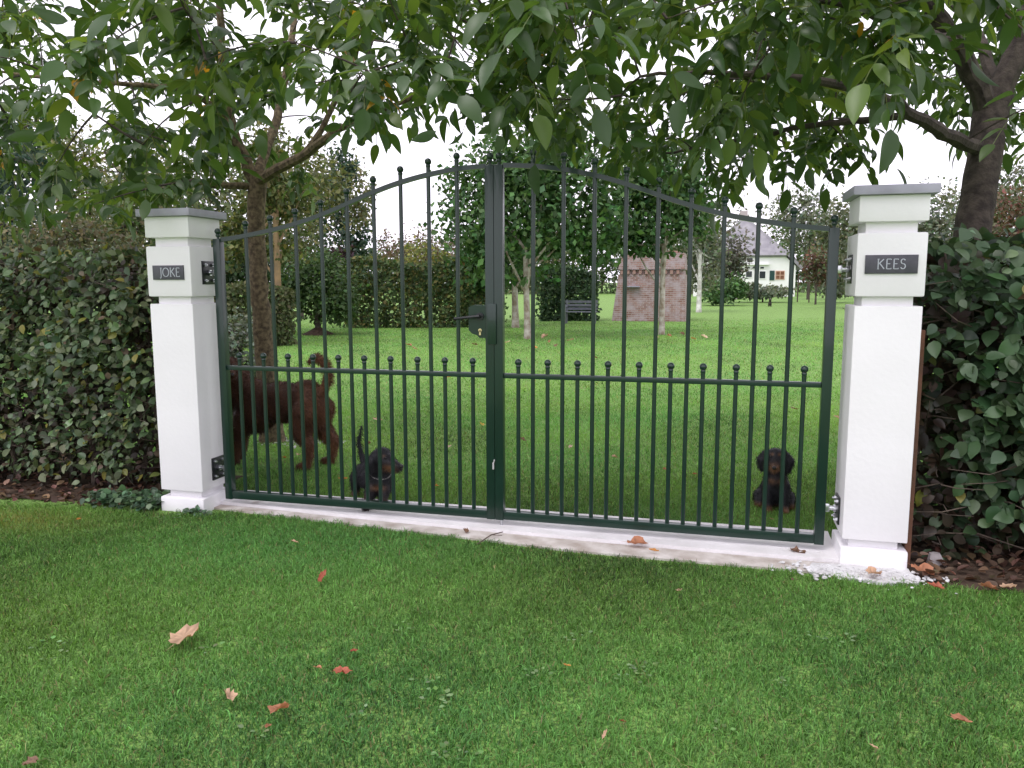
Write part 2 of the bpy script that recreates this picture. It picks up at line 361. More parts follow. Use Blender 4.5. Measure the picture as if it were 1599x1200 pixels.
# ================================================================== GATE LEAVES
RX = np.array([0, .18, .366, .553, .732, .908, 1.085, 1.271, 1.452, 1.63, 1.81, 1.94])    # from hinge post
RZ = np.array([1.832, 1.850, 1.880, 1.915, 1.962, 2.020, 2.088, 2.150, 2.194, 2.224, 2.240, 2.243])
def railz(t):          # smooth the measured rail line
    ts = np.linspace(-.06, .06, 9); return float(np.mean(np.interp(np.clip(t+ts, 0, 1.94), RX, RZ)))
ball_me = MB().tube([(0, 0, -.030), (0, 0, -.022), (0, 0, -.018), (0, 0, -.010)], [.0122, .015, .015, .0122], 10).sphere((0, 0, .006), .0215, 12, 8).mesh('finial', smooth=True)
def finial(parent, x, z):
    L = rootloc(parent); o = obj('finial', ball_me, M_green, parent); o.location = (x-L[0], -L[1], z-L[2]); return o
def gate_leaf(xh, sgn, label, left):
    """xh = outer edge of the hinge post, sgn = direction to the meeting post"""
    r = thing('gate_leaf', label, 'gate', (xh, 0, .07), 0, 'two leaves of the green iron gate')
    X = lambda t: xh+sgn*t
    LEN = 1.938
    def bx(nm, t0, t1, y0, y1, z0, z1, bev=.003, m=M_green, par=None): return MB().box(min(X(t0), X(t1)), max(X(t0), X(t1)), y0, y1, z0, z1, bev).build(nm, m, par or r, True)
    hp = bx('hinge_post', 0, .052, -.026, .026, .070, 1.842); mp = bx('meeting_post', LEN-.054, LEN, -.026, .026, .070, 2.246)
    finial(hp, X(.026), 1.885); finial(mp, X(LEN-.027), 2.292)
    MB().tube([(X(.026), 0, 1.842), (X(.026), 0, 1.872)], .009, 8).build('finial_stem', M_green, hp, True)
    MB().tube([(X(LEN-.027), 0, 2.246), (X(LEN-.027), 0, 2.278)], .009, 8).build('finial_stem', M_green, mp, True)
    bx('bottom_rail', .0525, LEN-.0545, -.0225, .0225, .074, .126); bx('middle_rail', .0525, LEN-.0545, -.0145, .0145, .968, .999)
    # arched top rail: square section swept along the curve
    ts = np.linspace(.0525, LEN-.0545, 40); V = []; Fs = []
    for i, t in enumerate(ts):
        z = railz(t)
        for (yy, zz) in ((-.015, -.014), (.015, -.014), (.015, .014), (-.015, .014)): V.append((X(t), yy, z+zz))
    for i in range(39):
        for k in range(4): Fs.append((i*4+k, i*4+(k+1) % 4, i*4+4+(k+1) % 4, i*4+4+k))
    Fs += [(3, 2, 1, 0), (156, 157, 158, 159)]
    MB().add(V, Fs).build('top_rail', M_green, r, True)
    step = (LEN-.106)/20.0
    sh = None
    for k in range(1, 20):
        x = X(.0525+step*k)
        if k % 2 == 1:
            if sh is None: sh = MB().tube([(0, 0, .118), (0, 0, 1.045)], .0128, 10).mesh('bar', (0, 0, .07), True)
            o = obj('bar', sh, M_green, r); o.location = (x-xh, 0, 0); finial(o, x, 1.062)
        else:
            z = railz(.0525+step*k); b = MB().tube([(x, 0, .118), (x, 0, z+.055)], .0128, 10).mesh('bar', (x, 0, .07), True)
            o = obj('bar', b, M_green, r); o.location = (x-xh, 0, 0); finial(o, x, z+.072)
    if left:
        z0, z1 = 1.215, 1.415; xa, xb = X(LEN-.054)-.108, X(LEN-.054)-.0005
        lk = MB().prism([(xa, 1.262), (xa+.022, 1.240), (xa+.052, 1.232), (xa+.068, z0), (xb, z0), (xb, z1), (xa+.03, z1), (xa, z1-.012)], 'y', -.024, .024).build('lock_case', M_green, r)
        hx, hz = X(LEN-.054)-.034, 1.347
        MB().tube([(hx, -.0245, hz), (hx, -.034, hz)], .024, 16).tube([(hx, -.034, hz), (hx, -.062, hz)], .009, 10).tube([(hx+.008, -.062, hz+.001), (hx-.03, -.064, hz-.002), (hx-.085, -.062, hz-.008), (hx-.155, -.060, hz-.015)], [.011, .011, .0095, .0085], 10).build('lever_handle', M_black, lk, True)
        kc = MB().tube([(hx, -.0245, 1.262), (hx, -.030, 1.262)], .0105, 14).box(hx-.0055, hx+.0055, -.030, -.0245, 1.232, 1.262); kc.build('key_cylinder', M_brass, lk, True)
    else:
        xm = X(LEN)
        MB().box(xm-.040, xm+.014, -.036, -.0265, 1.178, 1.424, .002).build('stop_plate', M_green, r, True)
        MB().tube([(xm+.035, 0, .0345), (xm+.035, 0, .080)], .0085, 10).build('drop_bolt', M_steel, r, True)
        MB().box(xm-.014, xm-.004, -.034, -.0265, .395, .44, .002).tube([(xm-.006, -.032, .438), (xm-.001, -.032, .458)], .004, 6).build('catch', M_chip, r, True)
    # hinge eyes welded to the post
    for zc in (1.62, .28):
        b = MB().tube([(X(-.0005), .012, zc-.016), (X(-.0005), .012, zc+.016)], .001, 6)
        MB().box(min(X(-.024), X(-.0005)), max(X(-.024), X(-.0005)), -.004, .028, zc-.020, zc+.020, .003).build('hinge_eye', M_steel, r, True)
    return r
gate_leaf(.240, 1, 'dark green barred gate leaf with the lock and lever handle, left half', True)
gate_leaf(4.118, -1, 'dark green barred gate leaf without a handle, right half beside the plain meeting post', False)

# stakes behind the pillars
tag(MB().box(-.215, -.180, .02, .10, -.1, 1.55, .003).build('wooden_stake', M_wood), 'brown wooden stake between the leafy hedge and the pillar with the smaller plate', 'stake', 'stakes beside the pillars')
tag(MB().box(4.522, 4.552, -.10, -.02, -.1, 1.30, .003).build('wooden_stake', M_wood), 'rusty brown stake along the edge of the pillar nearest the camera', 'stake', 'stakes beside the pillars')

# ================================================================== NEAR HEDGES
def near_hedge(label, x0, x1, y0, y1, h, n, size, gapx, cols, alt, p_alt, seed):
    global rng; rng = np.random.default_rng(seed)
    r = thing('beech_hedge', label, 'hedge', ((x0+x1)/2, (y0+y1)/2, 0), 0, 'clipped leafy hedges beside the pillars')
    # stems and twigs
    st = MB(); x = x0+.1
    while x < x1:
        b = np.array([x, (y0+y1)/2+rng.uniform(-.1, .1), -.05]); pts = [b]
        for k in range(6): pts.append(pts[-1]+np.array([rng.uniform(-.08, .08), rng.uniform(-.06, .06), h*.17]))
        st.tube(pts, [.022, .019, .016, .013, .010, .008, .005], 6); x += rng.uniform(.15, .3)
    st.build('stems', M_twig, r, True)
    tw = MB()
    for k in range(700):
        x = rng.uniform(x0, x1); y = rng.uniform(y0+.12, y1-.12); z = rng.uniform(.08, h-.1); a = rng.uniform(0, 6.28); L = rng.uniform(.15, .45)
        p = np.array([x, y, z]); d = np.array([math.cos(a), math.sin(a)*.8-.3, rng.uniform(-.25, .6)]); q = p+d*L*.5+rng.normal(size=3)*.02; e = p+d*L
        e[1] = max(e[1], y0+.02)
        tw.tube([p, q, e], [.0045, .003, .0015], 4, False)
    o = tw.build('twigs', M_twig, r); o['kind'] = 'stuff'
    # leaves: clustered sprays near the faces, sparser at the foot
    m = n//7; cx = rng.uniform(x0, x1, m); side = rng.random(m)
    cy = np.where(side < .62, y0+np.abs(rng.normal(size=m))*.10, np.where(side < .8, rng.uniform(y0, y1, m), y1-np.abs(rng.normal(size=m))*.12))
    cz = rng.uniform(.10, h, m); top = side > .90; cz[top] = h-np.abs(rng.normal(size=top.sum()))*.06
    lump = .05*np.sin(cx*5.1+cz*3)+.04*np.sin(cx*2.3-cz*6.1); cy = cy+np.where(side < .62, lump, 0)
    hole = lowfreq(cx*1.0, cz*1.0, 5.0, seed)+.5*lowfreq(cx, cz, 11.0, seed+1)
    keep = (rng.random(m) < np.clip(.10+cz/h*1.7, 0, 1)) & (rng.random(m) < np.clip(.85+.75*hole, .06, 1))
    cy = cy-np.where(side < .62, .07*hole, 0)
    keep &= ~((np.abs(cx-gapx) < .17) & (cz < h*.80) & (rng.random(m) < .78))
    cx, cy, cz = cx[keep], cy[keep], cz[keep]
    mi = n//8; ns_ = len(cx); cx = np.concatenate([cx, rng.uniform(x0, x1, mi)]); cy = np.concatenate([cy, rng.uniform(y0+.2, y1-.1, mi)]); cz = np.concatenate([cz, rng.uniform(.05, h-.1, mi)])
    m = len(cx); q = 7
    C = np.repeat(np.stack([cx, cy, cz], 1), q, 0); P = C+rng.normal(size=(m*q, 3))*np.array([.055, .04, .045]); P[:, 2] = np.clip(P[:, 2], .03, h+.05)
    P[:, 0] = np.clip(P[:, 0], min(x0, x1), max(x0, x1)); N = len(P)
    out = np.where(P[:, 1:2] < (y0+y1)/2, [[0, -1, 0]], [[0, 1, 0]]); 
    D = out*.55+unit(N)*.9+np.array([0, 0, -.30]); U = out*.65+np.array([0, 0, .75])+unit(N)*.45
    R = frames(D, U); S = size*rng.uniform(.5, 1.25, N); Cc = jitter_cols(cols, N, .28, alt, p_alt)
    inner = np.repeat(np.arange(m) >= ns_, q); kk = inner & (rng.random(N) < .75); Cc[kk] = jitter_cols([(.045, .032, .022), (.06, .042, .03), (.035, .04, .02)], kk.sum(), .25)   # dead-leaf browns, kept dark to paint in the shade inside the hedge
    variants = [ovate(w, f, d, 5, wv) for w, f, d, wv in ((.36, .10, .15, .012), (.40, .06, .28, .02), (.33, .14, .05, .015), (.38, .02, .4, .02))]
    d = (P-CAM) @ _f2; uu, vv = pix_arr(P); sc = S/d; sc[(uu < -10) | (uu > 1610) | (vv < 0) | (vv > 1210)] = 0; sc[inner] = 0; sc -= .004*np.maximum(0, P[:, 1]-y0-.1)
    big = np.argsort(-sc)[:300]; rest = np.setdiff1d(np.arange(N), big)
    # 24 shared leaf meshes (shape x colour), 300 leaves as single parts
    vm = [fmesh('leaf', vf[0], vf[1], np.tile(c, (len(vf[0]), 1)), True) for vf in variants for c in jitter_cols(cols, 5, .2, alt, p_alt*2)]
    for mm in vm: mm.materials.append(M_hleaf)
    L = rootloc(r)
    for i in big:
        o = obj('leaf', vm[rng.integers(len(vm))], None, r); M = Matrix(R[i].tolist()).to_4x4()
        o.matrix_basis = Matrix.Translation(Vector(P[i]-L)) @ M @ Matrix.Scale(float(S[i]), 4)
    Vs, Fs, Cs = [], [], []; off = 0
    for j, (v0, f0) in enumerate(variants):
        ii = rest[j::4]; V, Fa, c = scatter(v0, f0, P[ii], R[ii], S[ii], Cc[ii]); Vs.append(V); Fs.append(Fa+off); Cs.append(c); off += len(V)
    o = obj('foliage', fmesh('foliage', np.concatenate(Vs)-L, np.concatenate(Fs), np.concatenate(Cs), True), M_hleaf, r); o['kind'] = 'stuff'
    return r
def pix_arr(P):
    x = P-CAM; d = x @ _f2; d = np.where(np.abs(d) < 1e-3, 1e-3, d); return 799.5+F_PX*(x @ _r3)/d, 600-F_PX*(x @ _u3)/d
HC = [(.075, .120, .046), (.098, .150, .062), (.125, .175, .088), (.060, .10, .045), (.165, .195, .11)]
HA = [(.16, .17, .03), (.15, .10, .06), (.24, .22, .05), (.12, .15, .04), (.13, .095, .065)]
near_hedge('leafy green beech hedge beside the pillar with the smaller plate, trees rising behind', -4.6, -.205, .0, .75, 1.76, 22000, .064, -.33, HC, HA, .10, 21)
near_hedge('dark green broad-leaved hedge right of the pillar nearest the camera', 4.56, 7.6, -.10, .85, 1.77, 14000, .088, 4.66, [(.040, .080, .035), (.055, .100, .045), (.070, .115, .055), (.035, .065, .032)], HA, .035, 22)
rng = np.random.default_rng(99)
# low ivy at the foot of the left pillar
n = 420; P = np.stack([rng.uniform(-.75, -.18, n), -.13+rng.normal(size=n)*.07, rng.uniform(.02, .09, n)], 1)
P = P[(P[:, 1] > -.28)]; k = rng.normal(size=(26, 3))*np.array([.05, .02, .015])+np.array([.13, -.20, .03]); P = np.concatenate([P, k]); P[:, 2] = np.abs(P[:, 2]); n = len(P)
lv, lf = ovate(.46, .05, .1, 3); V, Fa, c = scatter(lv, lf, P, frames(unit(n)*.8+np.array([0, -.5, .1]), np.tile([0, -.4, 1.], (n, 1))), rng.uniform(.03, .055, n), jitter_cols([(.05, .10, .05), (.08, .14, .08), (.06, .11, .05)], n))
tag(obj('ground_ivy', fmesh('ground_ivy', V, Fa, c, True), M_hleaf), 'low creeping ivy on the soil at the foot of the pillar', 'ivy', kind='stuff')
# litter of dead leaves on both soil strips
n = 900; P = np.concatenate([np.stack([rng.uniform(-3.5, -.25, n), rng.uniform(-.26, .7, n), rng.uniform(.012, .035, n)], 1), np.stack([rng.uniform(4.57, 6.5, n), rng.uniform(-.36, .8, n), rng.uniform(.012, .035, n)], 1)])
n = len(P); V, Fa, c = scatter(*ovate(.34, .2, -.2, 3), P, frames(unit(n)*np.array([1, 1, .3]), np.array([0, 0, 1.])+unit(n)*.5), rng.uniform(.03, .075, n), jitter_cols([(.10, .06, .04), (.15, .09, .06), (.07, .045, .03), (.20, .12, .09)], n))
tag(obj('leaf_litter', fmesh('leaf_litter', V, Fa, c, True), M_dead), 'brown dead leaf litter on the soil under the hedges', 'leaf litter', kind='stuff')
# plaster chips at the right pillar, pebbles at the walnut's foot
def chips(name, label, centre, spread, n, s0, s1, m):
    mb = MB()
    for k in range(n):
        p = np.array(centre)+rng.normal(size=3)*np.array(spread); sz = rng.uniform(s0, s1)*rng.uniform(.4, 1); b0 = len(mb.v); mb.sphere((0, 0, 0), 1, 6, 4, (1, rng.uniform(.5, 1), rng.uniform(.3, .6))); a = rng.uniform(0, 6.28); ca, sa = math.cos(a), math.sin(a)
        for q in range(b0, len(mb.v)): v = np.array(mb.v[q])*sz*rng.uniform(.65, 1.15); mb.v[q] = tuple(p+np.array([v[0]*ca-v[1]*sa, v[0]*sa+v[1]*ca, v[2]+sz*.2]))
    return tag(mb.build(name, m), label, 'rubble', kind='stuff')
sp = [(4.0, -.30), (4.05, -.345), (4.12, -.36), (4.2, -.385), (4.28, -.375), (4.36, -.40), (4.45, -.385), (4.53, -.36), (4.56, -.30), (4.53, -.22), (4.535, -.165), (4.3, -.172), (4.15, -.172), (4.03, -.20)]
mb = MB(); mb.prism([(x+rng.normal()*.008, y+rng.normal()*.008) for x, y in sp], 'z', -.03, .020); tag(mb.build('mortar_spill', M_chip), kind='structure')
chips('plaster_rubble', 'white plaster chips scattered at the foot of the pillar nearest the camera', (4.28, -.30, .018), (.19, .055, .002), 420, .004, .024, M_chip)
chips('pebbles', 'white pebbles round the foot of the walnut tree trunk', (-.50, 2.12, .006), (.20, .10, .001), 170, .010, .028, M_chip)
c = onZ(1462, 882); mb = MB(); mb.prism([(c[0]-.045, c[1]-.03), (c[0]+.05, c[1]-.035), (c[0]+.055, c[1]+.02), (c[0], c[1]+.045), (c[0]-.05, c[1]+.02)], 'z', -.005, .06)
for i in range(5, 10): mb.v[i] = (c[0]+(mb.v[i][0]-c[0])*.5-.012, c[1]+(mb.v[i][1]-c[1])*.5, mb.v[i][2]+rng.uniform(-.012, .012))
tag(mb.build('stone', M_stone), 'pale grey pointed stone on the soil at the foot of the hedge', 'stone')

# ================================================================== WALNUT TREES OVER THE GATE
def compound(seed, npair, L, col, odd=False):
    """pinnate walnut leaf: rachis along +x, drooping leaflets"""
    r = np.random.default_rng(seed); Vs, Fs, Cs = [], [], []; off = 0
    def add(V, Fa, c):
        nonlocal off
        Vs.append(V); Fs.append(Fa+off); Cs.append(np.tile(c, (len(V), 1))); off += len(V)
    xs = np.linspace(.0, L, 5); zs = -.35*xs**2/L; w = .0022
    V = np.concatenate([np.stack([xs, np.full(5, w), zs], 1), np.stack([xs, np.full(5, -w), zs], 1)]); Fa = []
    for i in range(4): Fa += [(i, i+1, 6+i), (i, 6+i, 5+i)]
    add(V, np.array(Fa), np.array([.10, .13, .04]))
    def leaflet(x, ang, ln):
        v0, f0 = ovate(r.uniform(.185, .245), r.uniform(.03, .12), r.uniform(.1, .45), 6, r.uniform(0, .02)); z = -.35*x*x/L
        d = np.array([[math.cos(ang), math.sin(ang), r.uniform(-.75, .05)]]); up = np.array([[0, 0, 1.]])+r.normal(size=(1, 3))*.35
        V = (frames(d, up)[0] @ v0.T).T*ln+np.array([x, 0, z]); add(V, f0, np.clip((col if not (odd and r.random() < .3) else np.array([.42, .24, .03]))*(1+.13*r.normal()), .004, .9))
    for i in range(npair):
        x = L*(.32+.6*i/max(1, npair)); ln = r.uniform(.085, .125)*(.85+.3*i/npair)
        leaflet(x, r.uniform(.75, 1.3), ln); leaflet(x, -r.uniform(.75, 1.3), ln*r.uniform(.9, 1.1))
    leaflet(L, r.uniform(-.2, .2), r.uniform(.11, .15))
    return np.concatenate(Vs), np.concatenate(Fs), np.concatenate(Cs)
def walnut(label, base, limbs, tips, seed, trunk_mat):
    """limbs: list of (points, radii): first is the trunk; tips: attractor points for twig ends"""
    global rng; rng = np.random.default_rng(seed)
    r = thing('walnut_tree', label, 'tree', (base[0], base[1], 0), 0, 'walnut trees behind the gate')
    nodes = []; parent = []
    def resample(pts, rad, step=.10):
        pts = np.array(pts, float); s = np.concatenate([[0], np.cumsum(np.linalg.norm(np.diff(pts, axis=0), axis=1))]); k = max(2, int(s[-1]/step)); t = np.linspace(0, s[-1], k)
        P = np.stack([np.interp(t, s, pts[:, j]) for j in range(3)], 1); Q = P.copy()
        for _ in range(14): Q[1:-1] = (Q[:-2]+2*Q[1:-1]+Q[2:])/4
        return Q, np.interp(t, s, rad)
    for i, (pts, rad) in enumerate(limbs):
        Q, rr = resample(pts, rad); Q[1:-1] += rng.normal(size=Q[1:-1].shape)*.006
        MB().tube(Q, rr, 12 if i == 0 else 8).build('trunk' if i == 0 else 'limb', trunk_mat, r, True)
        for j, p in enumerate(Q):
            if i > 0 or p[2] > Q[-1][2]-.5: nodes.append(p)
    nodes = np.array(nodes); tw = MB(); tips = np.array(tips)
    d0 = np.min(np.linalg.norm(tips[:, None]-nodes[None, ::2], axis=2), axis=1); paths = []
    for t in tips[np.argsort(d0)]:
        dd = np.linalg.norm(nodes-t, axis=1); j = int(np.argmin(dd)); a = nodes[j]; L = dd[j]
        if L < .05: continue
        c = (a+t)/2+np.array([0, 0, .10*L])+rng.normal(size=3)*.08*L; k = max(3, int(L/.10)+1); s = np.linspace(0, 1, k)[:, None]
        Q = (1-s)**2*a+2*s*(1-s)*c+s*s*t; nodes = np.concatenate([nodes, Q[1:]]); paths.append(Q)
        ra = min(.020, .0045+.008*L); tw.tube(Q, list(np.linspace(ra, .0025, k)), 5, False)
    o = tw.build('twigs', M_bark, r, True); o['kind'] = 'stuff'
    # compound leaves at the twig ends and along the outer half of each twig
    P = []; D = []
    for Q in paths:
        t = Q[-1]-Q[-2]; t = t/(np.linalg.norm(t)+1e-9)
        for k in range(rng.integers(4, 7)):
            dv = t*.7+rng.normal(size=3)*.65; dv[2] = dv[2]*.5-.12; P.append(Q[-1]-t*rng.uniform(0, .12)); D.append(dv)
        for q in Q[len(Q)//2:-1:2]:
            dv = t*.3+rng.normal(size=3)*.8; dv[2] = dv[2]*.4-.12; P.append(q); D.append(dv)
    P = np.array(P); D = np.array(D); N = len(P)
    cols = [np.array(c) for c in ((.050, .105, .030), (.060, .120, .032), (.080, .140, .035), (.042, .088, .030), (.066, .120, .046), (.095, .155, .035), (.055, .110, .038), (.050, .098, .028), (.080, .135, .03), (.10, .15, .03))]
    variants = [compound(seed*50+i, [3, 3, 2, 3, 4, 2, 3, 2, 3, 3][i], [.26, .30, .22, .28, .34, .2, .26, .24, .3, .27][i], cols[i], i == 9) for i in range(10)]
    vi = rng.choice(10, N, p=[.12]*8+[.02, .02]); S = rng.uniform(.9, 1.4, N); R = frames(D, np.array([0, 0, 1.])+unit(N)*.35)
    uu, vv = pix_arr(P); dd = depth(P); sc = S/np.maximum(dd, .3); sc[(uu < 0) | (uu > 1599) | (vv < 0) | (dd < .5)] = 0
    big = np.argsort(-sc)[:300]; rest = np.setdiff1d(np.arange(N), big); L = rootloc(r)
    vm = [fmesh('leaf', *v, smooth=True) for v in variants]
    for mm in vm: mm.materials.append(M_leaf)
    for i in big:
        o = obj('leaf', vm[vi[i]], None, r); o.matrix_basis = Matrix.Translation(Vector(P[i]-L)) @ Matrix(R[i].tolist()).to_4x4() @ Matrix.Scale(float(S[i]), 4)
    Vs, Fs, Cs = [], [], []; off = 0
    for j in range(10):
        ii = rest[vi[rest] == j]
        if len(ii) == 0: continue
        v0, f0, c0 = variants[j]; V, Fa, _ = scatter(v0, f0, P[ii], R[ii], S[ii], np.zeros((len(ii), 3))); Vs.append(V); Fs.append(Fa+off); Cs.append(np.tile(c0, (len(ii), 1))*np.repeat(1+.12*rng.normal(size=(len(ii), 1)), len(v0), 0)); off += len(V)
    o = obj('foliage', fmesh('foliage', np.concatenate(Vs)-L, np.concatenate(Fs), np.clip(np.concatenate(Cs), .004, .9), True), M_leaf, r); o['kind'] = 'stuff'
    return r
def masked_tips(r, n, us, vs, dep, umin, umax, dfun):
    out = []
    while len(out) < n:
        u = r.uniform(umin, umax); vm = np.interp(u, us, vs); v = r.uniform(-160, vm)
        d0, d1 = dfun(u, v)
        if d0 is None: continue
        out.append(at(u, v, r.uniform(d0, d1)))
    return out
r1 = np.random.default_rng(5)
# --- left tree
T1 = lambda u, v, y=2.1: onY(u, v, y)
limbs1 = [([(-.70, 2.1, -.1), (-.70, 2.1, .1), T1(414, 560), T1(405, 450), T1(400, 370), T1(399, 300), T1(400, 268)], [.15, .115, .092, .085, .080, .085, .088]),
          ([T1(399, 285), T1(372, 235, 2.0), T1(350, 180, 1.9), T1(347, 90, 1.8), T1(340, -60, 1.7)], [.06, .055, .048, .040, .025]),
          ([T1(402, 282), T1(440, 262, 1.9), T1(475, 242, 1.7), T1(505, 222, 1.5), T1(535, 190, 1.3), T1(605, 172, 1.1), T1(690, 130, .9)], [.055, .048, .042, .036, .028, .02, .01]),
          ([T1(470, 245, 1.7), T1(515, 200, 1.8), T1(530, 150, 1.9), T1(545, 90, 2.0), T1(590, -20, 2.2)], [.03, .026, .02, .016, .01]),
          ([T1(392, 292), T1(340, 290, 1.7), T1(270, 284, 1.4), T1(200, 300, 1.2)], [.035, .028, .018, .008]),
          ([T1(352, 180, 1.9), T1(290, 130, 1.4), T1(200, 134, 1.0), T1(100, 128, .8), T1(0, 112, .6)], [.03, .024, .02, .016, .01]),
          ([T1(399, 275), T1(430, 200, 2.6), T1(450, 100, 3.1), T1(470, -50, 3.6)], [.05, .045, .04, .025])]
U1 = [-200, 0, 100, 200, 235, 330, 380, 440, 500, 540, 580, 640, 700, 760, 800, 860]; V1 = [330, 310, 320, 330, 300, 300, 330, 300, 270, 215, 190, 195, 205, 190, 150, 60]
def df1(u, v):
    if 330 < u < 560 and 150 < v < 320: return (7.4, 9.5) if abs(u-400) > 45 or v < 240 else (None, None)
    return (4.6, 9.0) if v > 120 else (3.6, 9.0)
tips = masked_tips(r1, 220, U1, V1, None, -200, 860, df1)
for k in range(38):     # crown above and behind the picture's top edge
    a = r1.uniform(0, 6.28); rr = 3.0*math.sqrt(r1.uniform()); z = r1.uniform(3.9, 6.2); s = 1-max(0, z-4.5)/3.2; tips.append(np.array([-.7+rr*s*math.cos(a), 2.1+rr*s*math.sin(a), z]))
walnut('walnut tree whose lichen-brown trunk stands behind the gate leaf with the handle', (-.70, 2.1), limbs1, tips, 31, M_bark2)
# --- right tree
T2 = lambda u, v, d=5.6: at(u, v, d)
b2 = at(1512, 400, 5.6)
limbs2 = [([(b2[0]-.03, b2[1], -.1), (b2[0]-.02, b2[1], .15), (b2[0]-.01, b2[1], 1.0), T2(1513, 395), T2(1530, 300), T2(1540, 220), T2(1549, 165)], [.19, .15, .13, .126, .118, .115, .12]),
          ([T2(1546, 180), T2(1518, 110, 5.5), T2(1480, 40, 5.35), T2(1430, -20, 5.2), T2(1380, -90, 5.1)], [.075, .068, .06, .05, .035]),
          ([T2(1550, 180), T2(1580, 100, 5.6), T2(1605, 20, 5.6), T2(1640, -90, 5.6)], [.09, .085, .075, .06]),
          ([T2(1530, 235), T2(1500, 222, 5.3), T2(1460, 203, 5.0), T2(1400, 160, 4.7), T2(1330, 135, 4.5), T2(1240, 120, 4.3), T2(1120, 110, 4.2), T2(1000, 120, 4.3)], [.055, .05, .042, .034, .028, .022, .016, .008]),
          ([T2(1495, 72, 5.4), T2(1440, 50, 5.0), T2(1380, 25, 4.6), T2(1300, 0, 4.2), T2(1180, -30, 3.8)], [.045, .04, .034, .026, .014]),
          ([T2(1560, 150, 5.6), T2(1530, 60, 5.9), T2(1500, 0, 6.2), T2(1400, -60, 6.8)], [.045, .04, .035, .02]),
          ([T2(1430, 180, 4.85), T2(1340, 185, 5.2), T2(1240, 200, 5.6), T2(1130, 225, 5.9), T2(1030, 240, 6.1)], [.026, .022, .018, .014, .008])]
U2 = [790, 860, 900, 960, 1010, 1060, 1110, 1160, 1210, 1270, 1320, 1360, 1400, 1450, 1500, 1560, 1620, 1750]; V2 = [60, 190, 200, 205, 260, 290, 300, 270, 280, 285, 245, 200, 190, 185, 160, 200, 220, 240]
def df2(u, v):
    if 1440 < u < 1640 and 0 < v < 300: return (6.0, 7.6)
    return (5.2, 7.6) if v > 180 else ((3.3, 7.4) if v < 110 else (4.0, 7.4))
tips = masked_tips(r1, 222, U2, V2, None, 790, 1750, df2)
for k in range(38):
    a = r1.uniform(0, 6.28); rr = 3.0*math.sqrt(r1.uniform()); z = r1.uniform(3.7, 6.2); s = 1-max(0, z-4.5)/3.2; tips.append(np.array([b2[0]+rr*s*math.cos(a), b2[1]+rr*s*math.sin(a), z]))
walnut('walnut tree with a thick dark trunk rising behind the hedge nearest the camera', (b2[0], b2[1]), limbs2, tips, 32, M_bark)

# ================================================================== GARDEN BEYOND: trees and shrubs
GREEN = {'mid': [(.055, .105, .032), (.070, .125, .038), (.045, .085, .030)], 'dark': [(.040, .080, .034), (.055, .10, .040), (.030, .062, .030)],
         'olive': [(.085, .105, .040), (.11, .125, .055), (.07, .09, .04)], 'grey': [(.14, .17, .115), (.18, .205, .15), (.11, .14, .09)], 'yellow': [(.20, .20, .05), (.16, .18, .05), (.12, .15, .05)],  # 'grey' is paled: the haze of distance is put into the leaf colour
         'teal': [(.042, .080, .055), (.058, .10, .072), (.034, .065, .046)], 'purple': [(.055, .030, .045), (.07, .04, .055), (.045, .03, .035)], 'brown': [(.15, .11, .09), (.18, .13, .10), (.12, .09, .07)],
         'fresh': [(.065, .14, .045), (.085, .16, .05), (.050, .11, .04)], 'autumn': [(.14, .085, .06), (.11, .10, .06), (.10, .115, .06), (.16, .07, .055)], 'silver': [(.16, .19, .15), (.20, .23, .19), (.12, .15, .11)]}
def crown(blobs, n, size, cols, seed, clump=.30, shell=.5):
    r = np.random.default_rng(seed); vol = np.array([b[1][0]*b[1][1]*b[1][2] for b in blobs])**.67; cnt = (n*vol/vol.sum()).astype(int); Ps = []; Ns = []
    for (c, rad), k in zip(blobs, cnt):
        K = max(8, k//45); cc = r.normal(size=(K, 3)); cc /= np.linalg.norm(cc, axis=1, keepdims=True); cc *= (r.uniform(shell, 1, K)**.6)[:, None]
        j = r.integers(0, K, k); p = cc[j]+r.normal(size=(k, 3))*clump*(.6+.6*r.random((K, 1))[j]); p[:, 2] = np.maximum(p[:, 2], -1.0); Ps.append(np.array(c)+p*np.array(rad)); Ns.append(p)
    P = np.concatenate(Ps); Nn = np.concatenate(Ns); N = len(P); Nn = Nn/(np.linalg.norm(Nn, axis=1, keepdims=True)+1e-6)
    D = unit(N)+Nn*.3+np.array([0, 0, -.25]); U = Nn*.6+np.array([0, 0, .6])+unit(N)*.6
    P[:, 2] = np.maximum(P[:, 2], .03)
    return scatter(CARD_V, CARD_F, P, frames(D, U), size*r.uniform(.6, 1.3, N), jitter_cols(cols, N, .20))
SEED = [100]
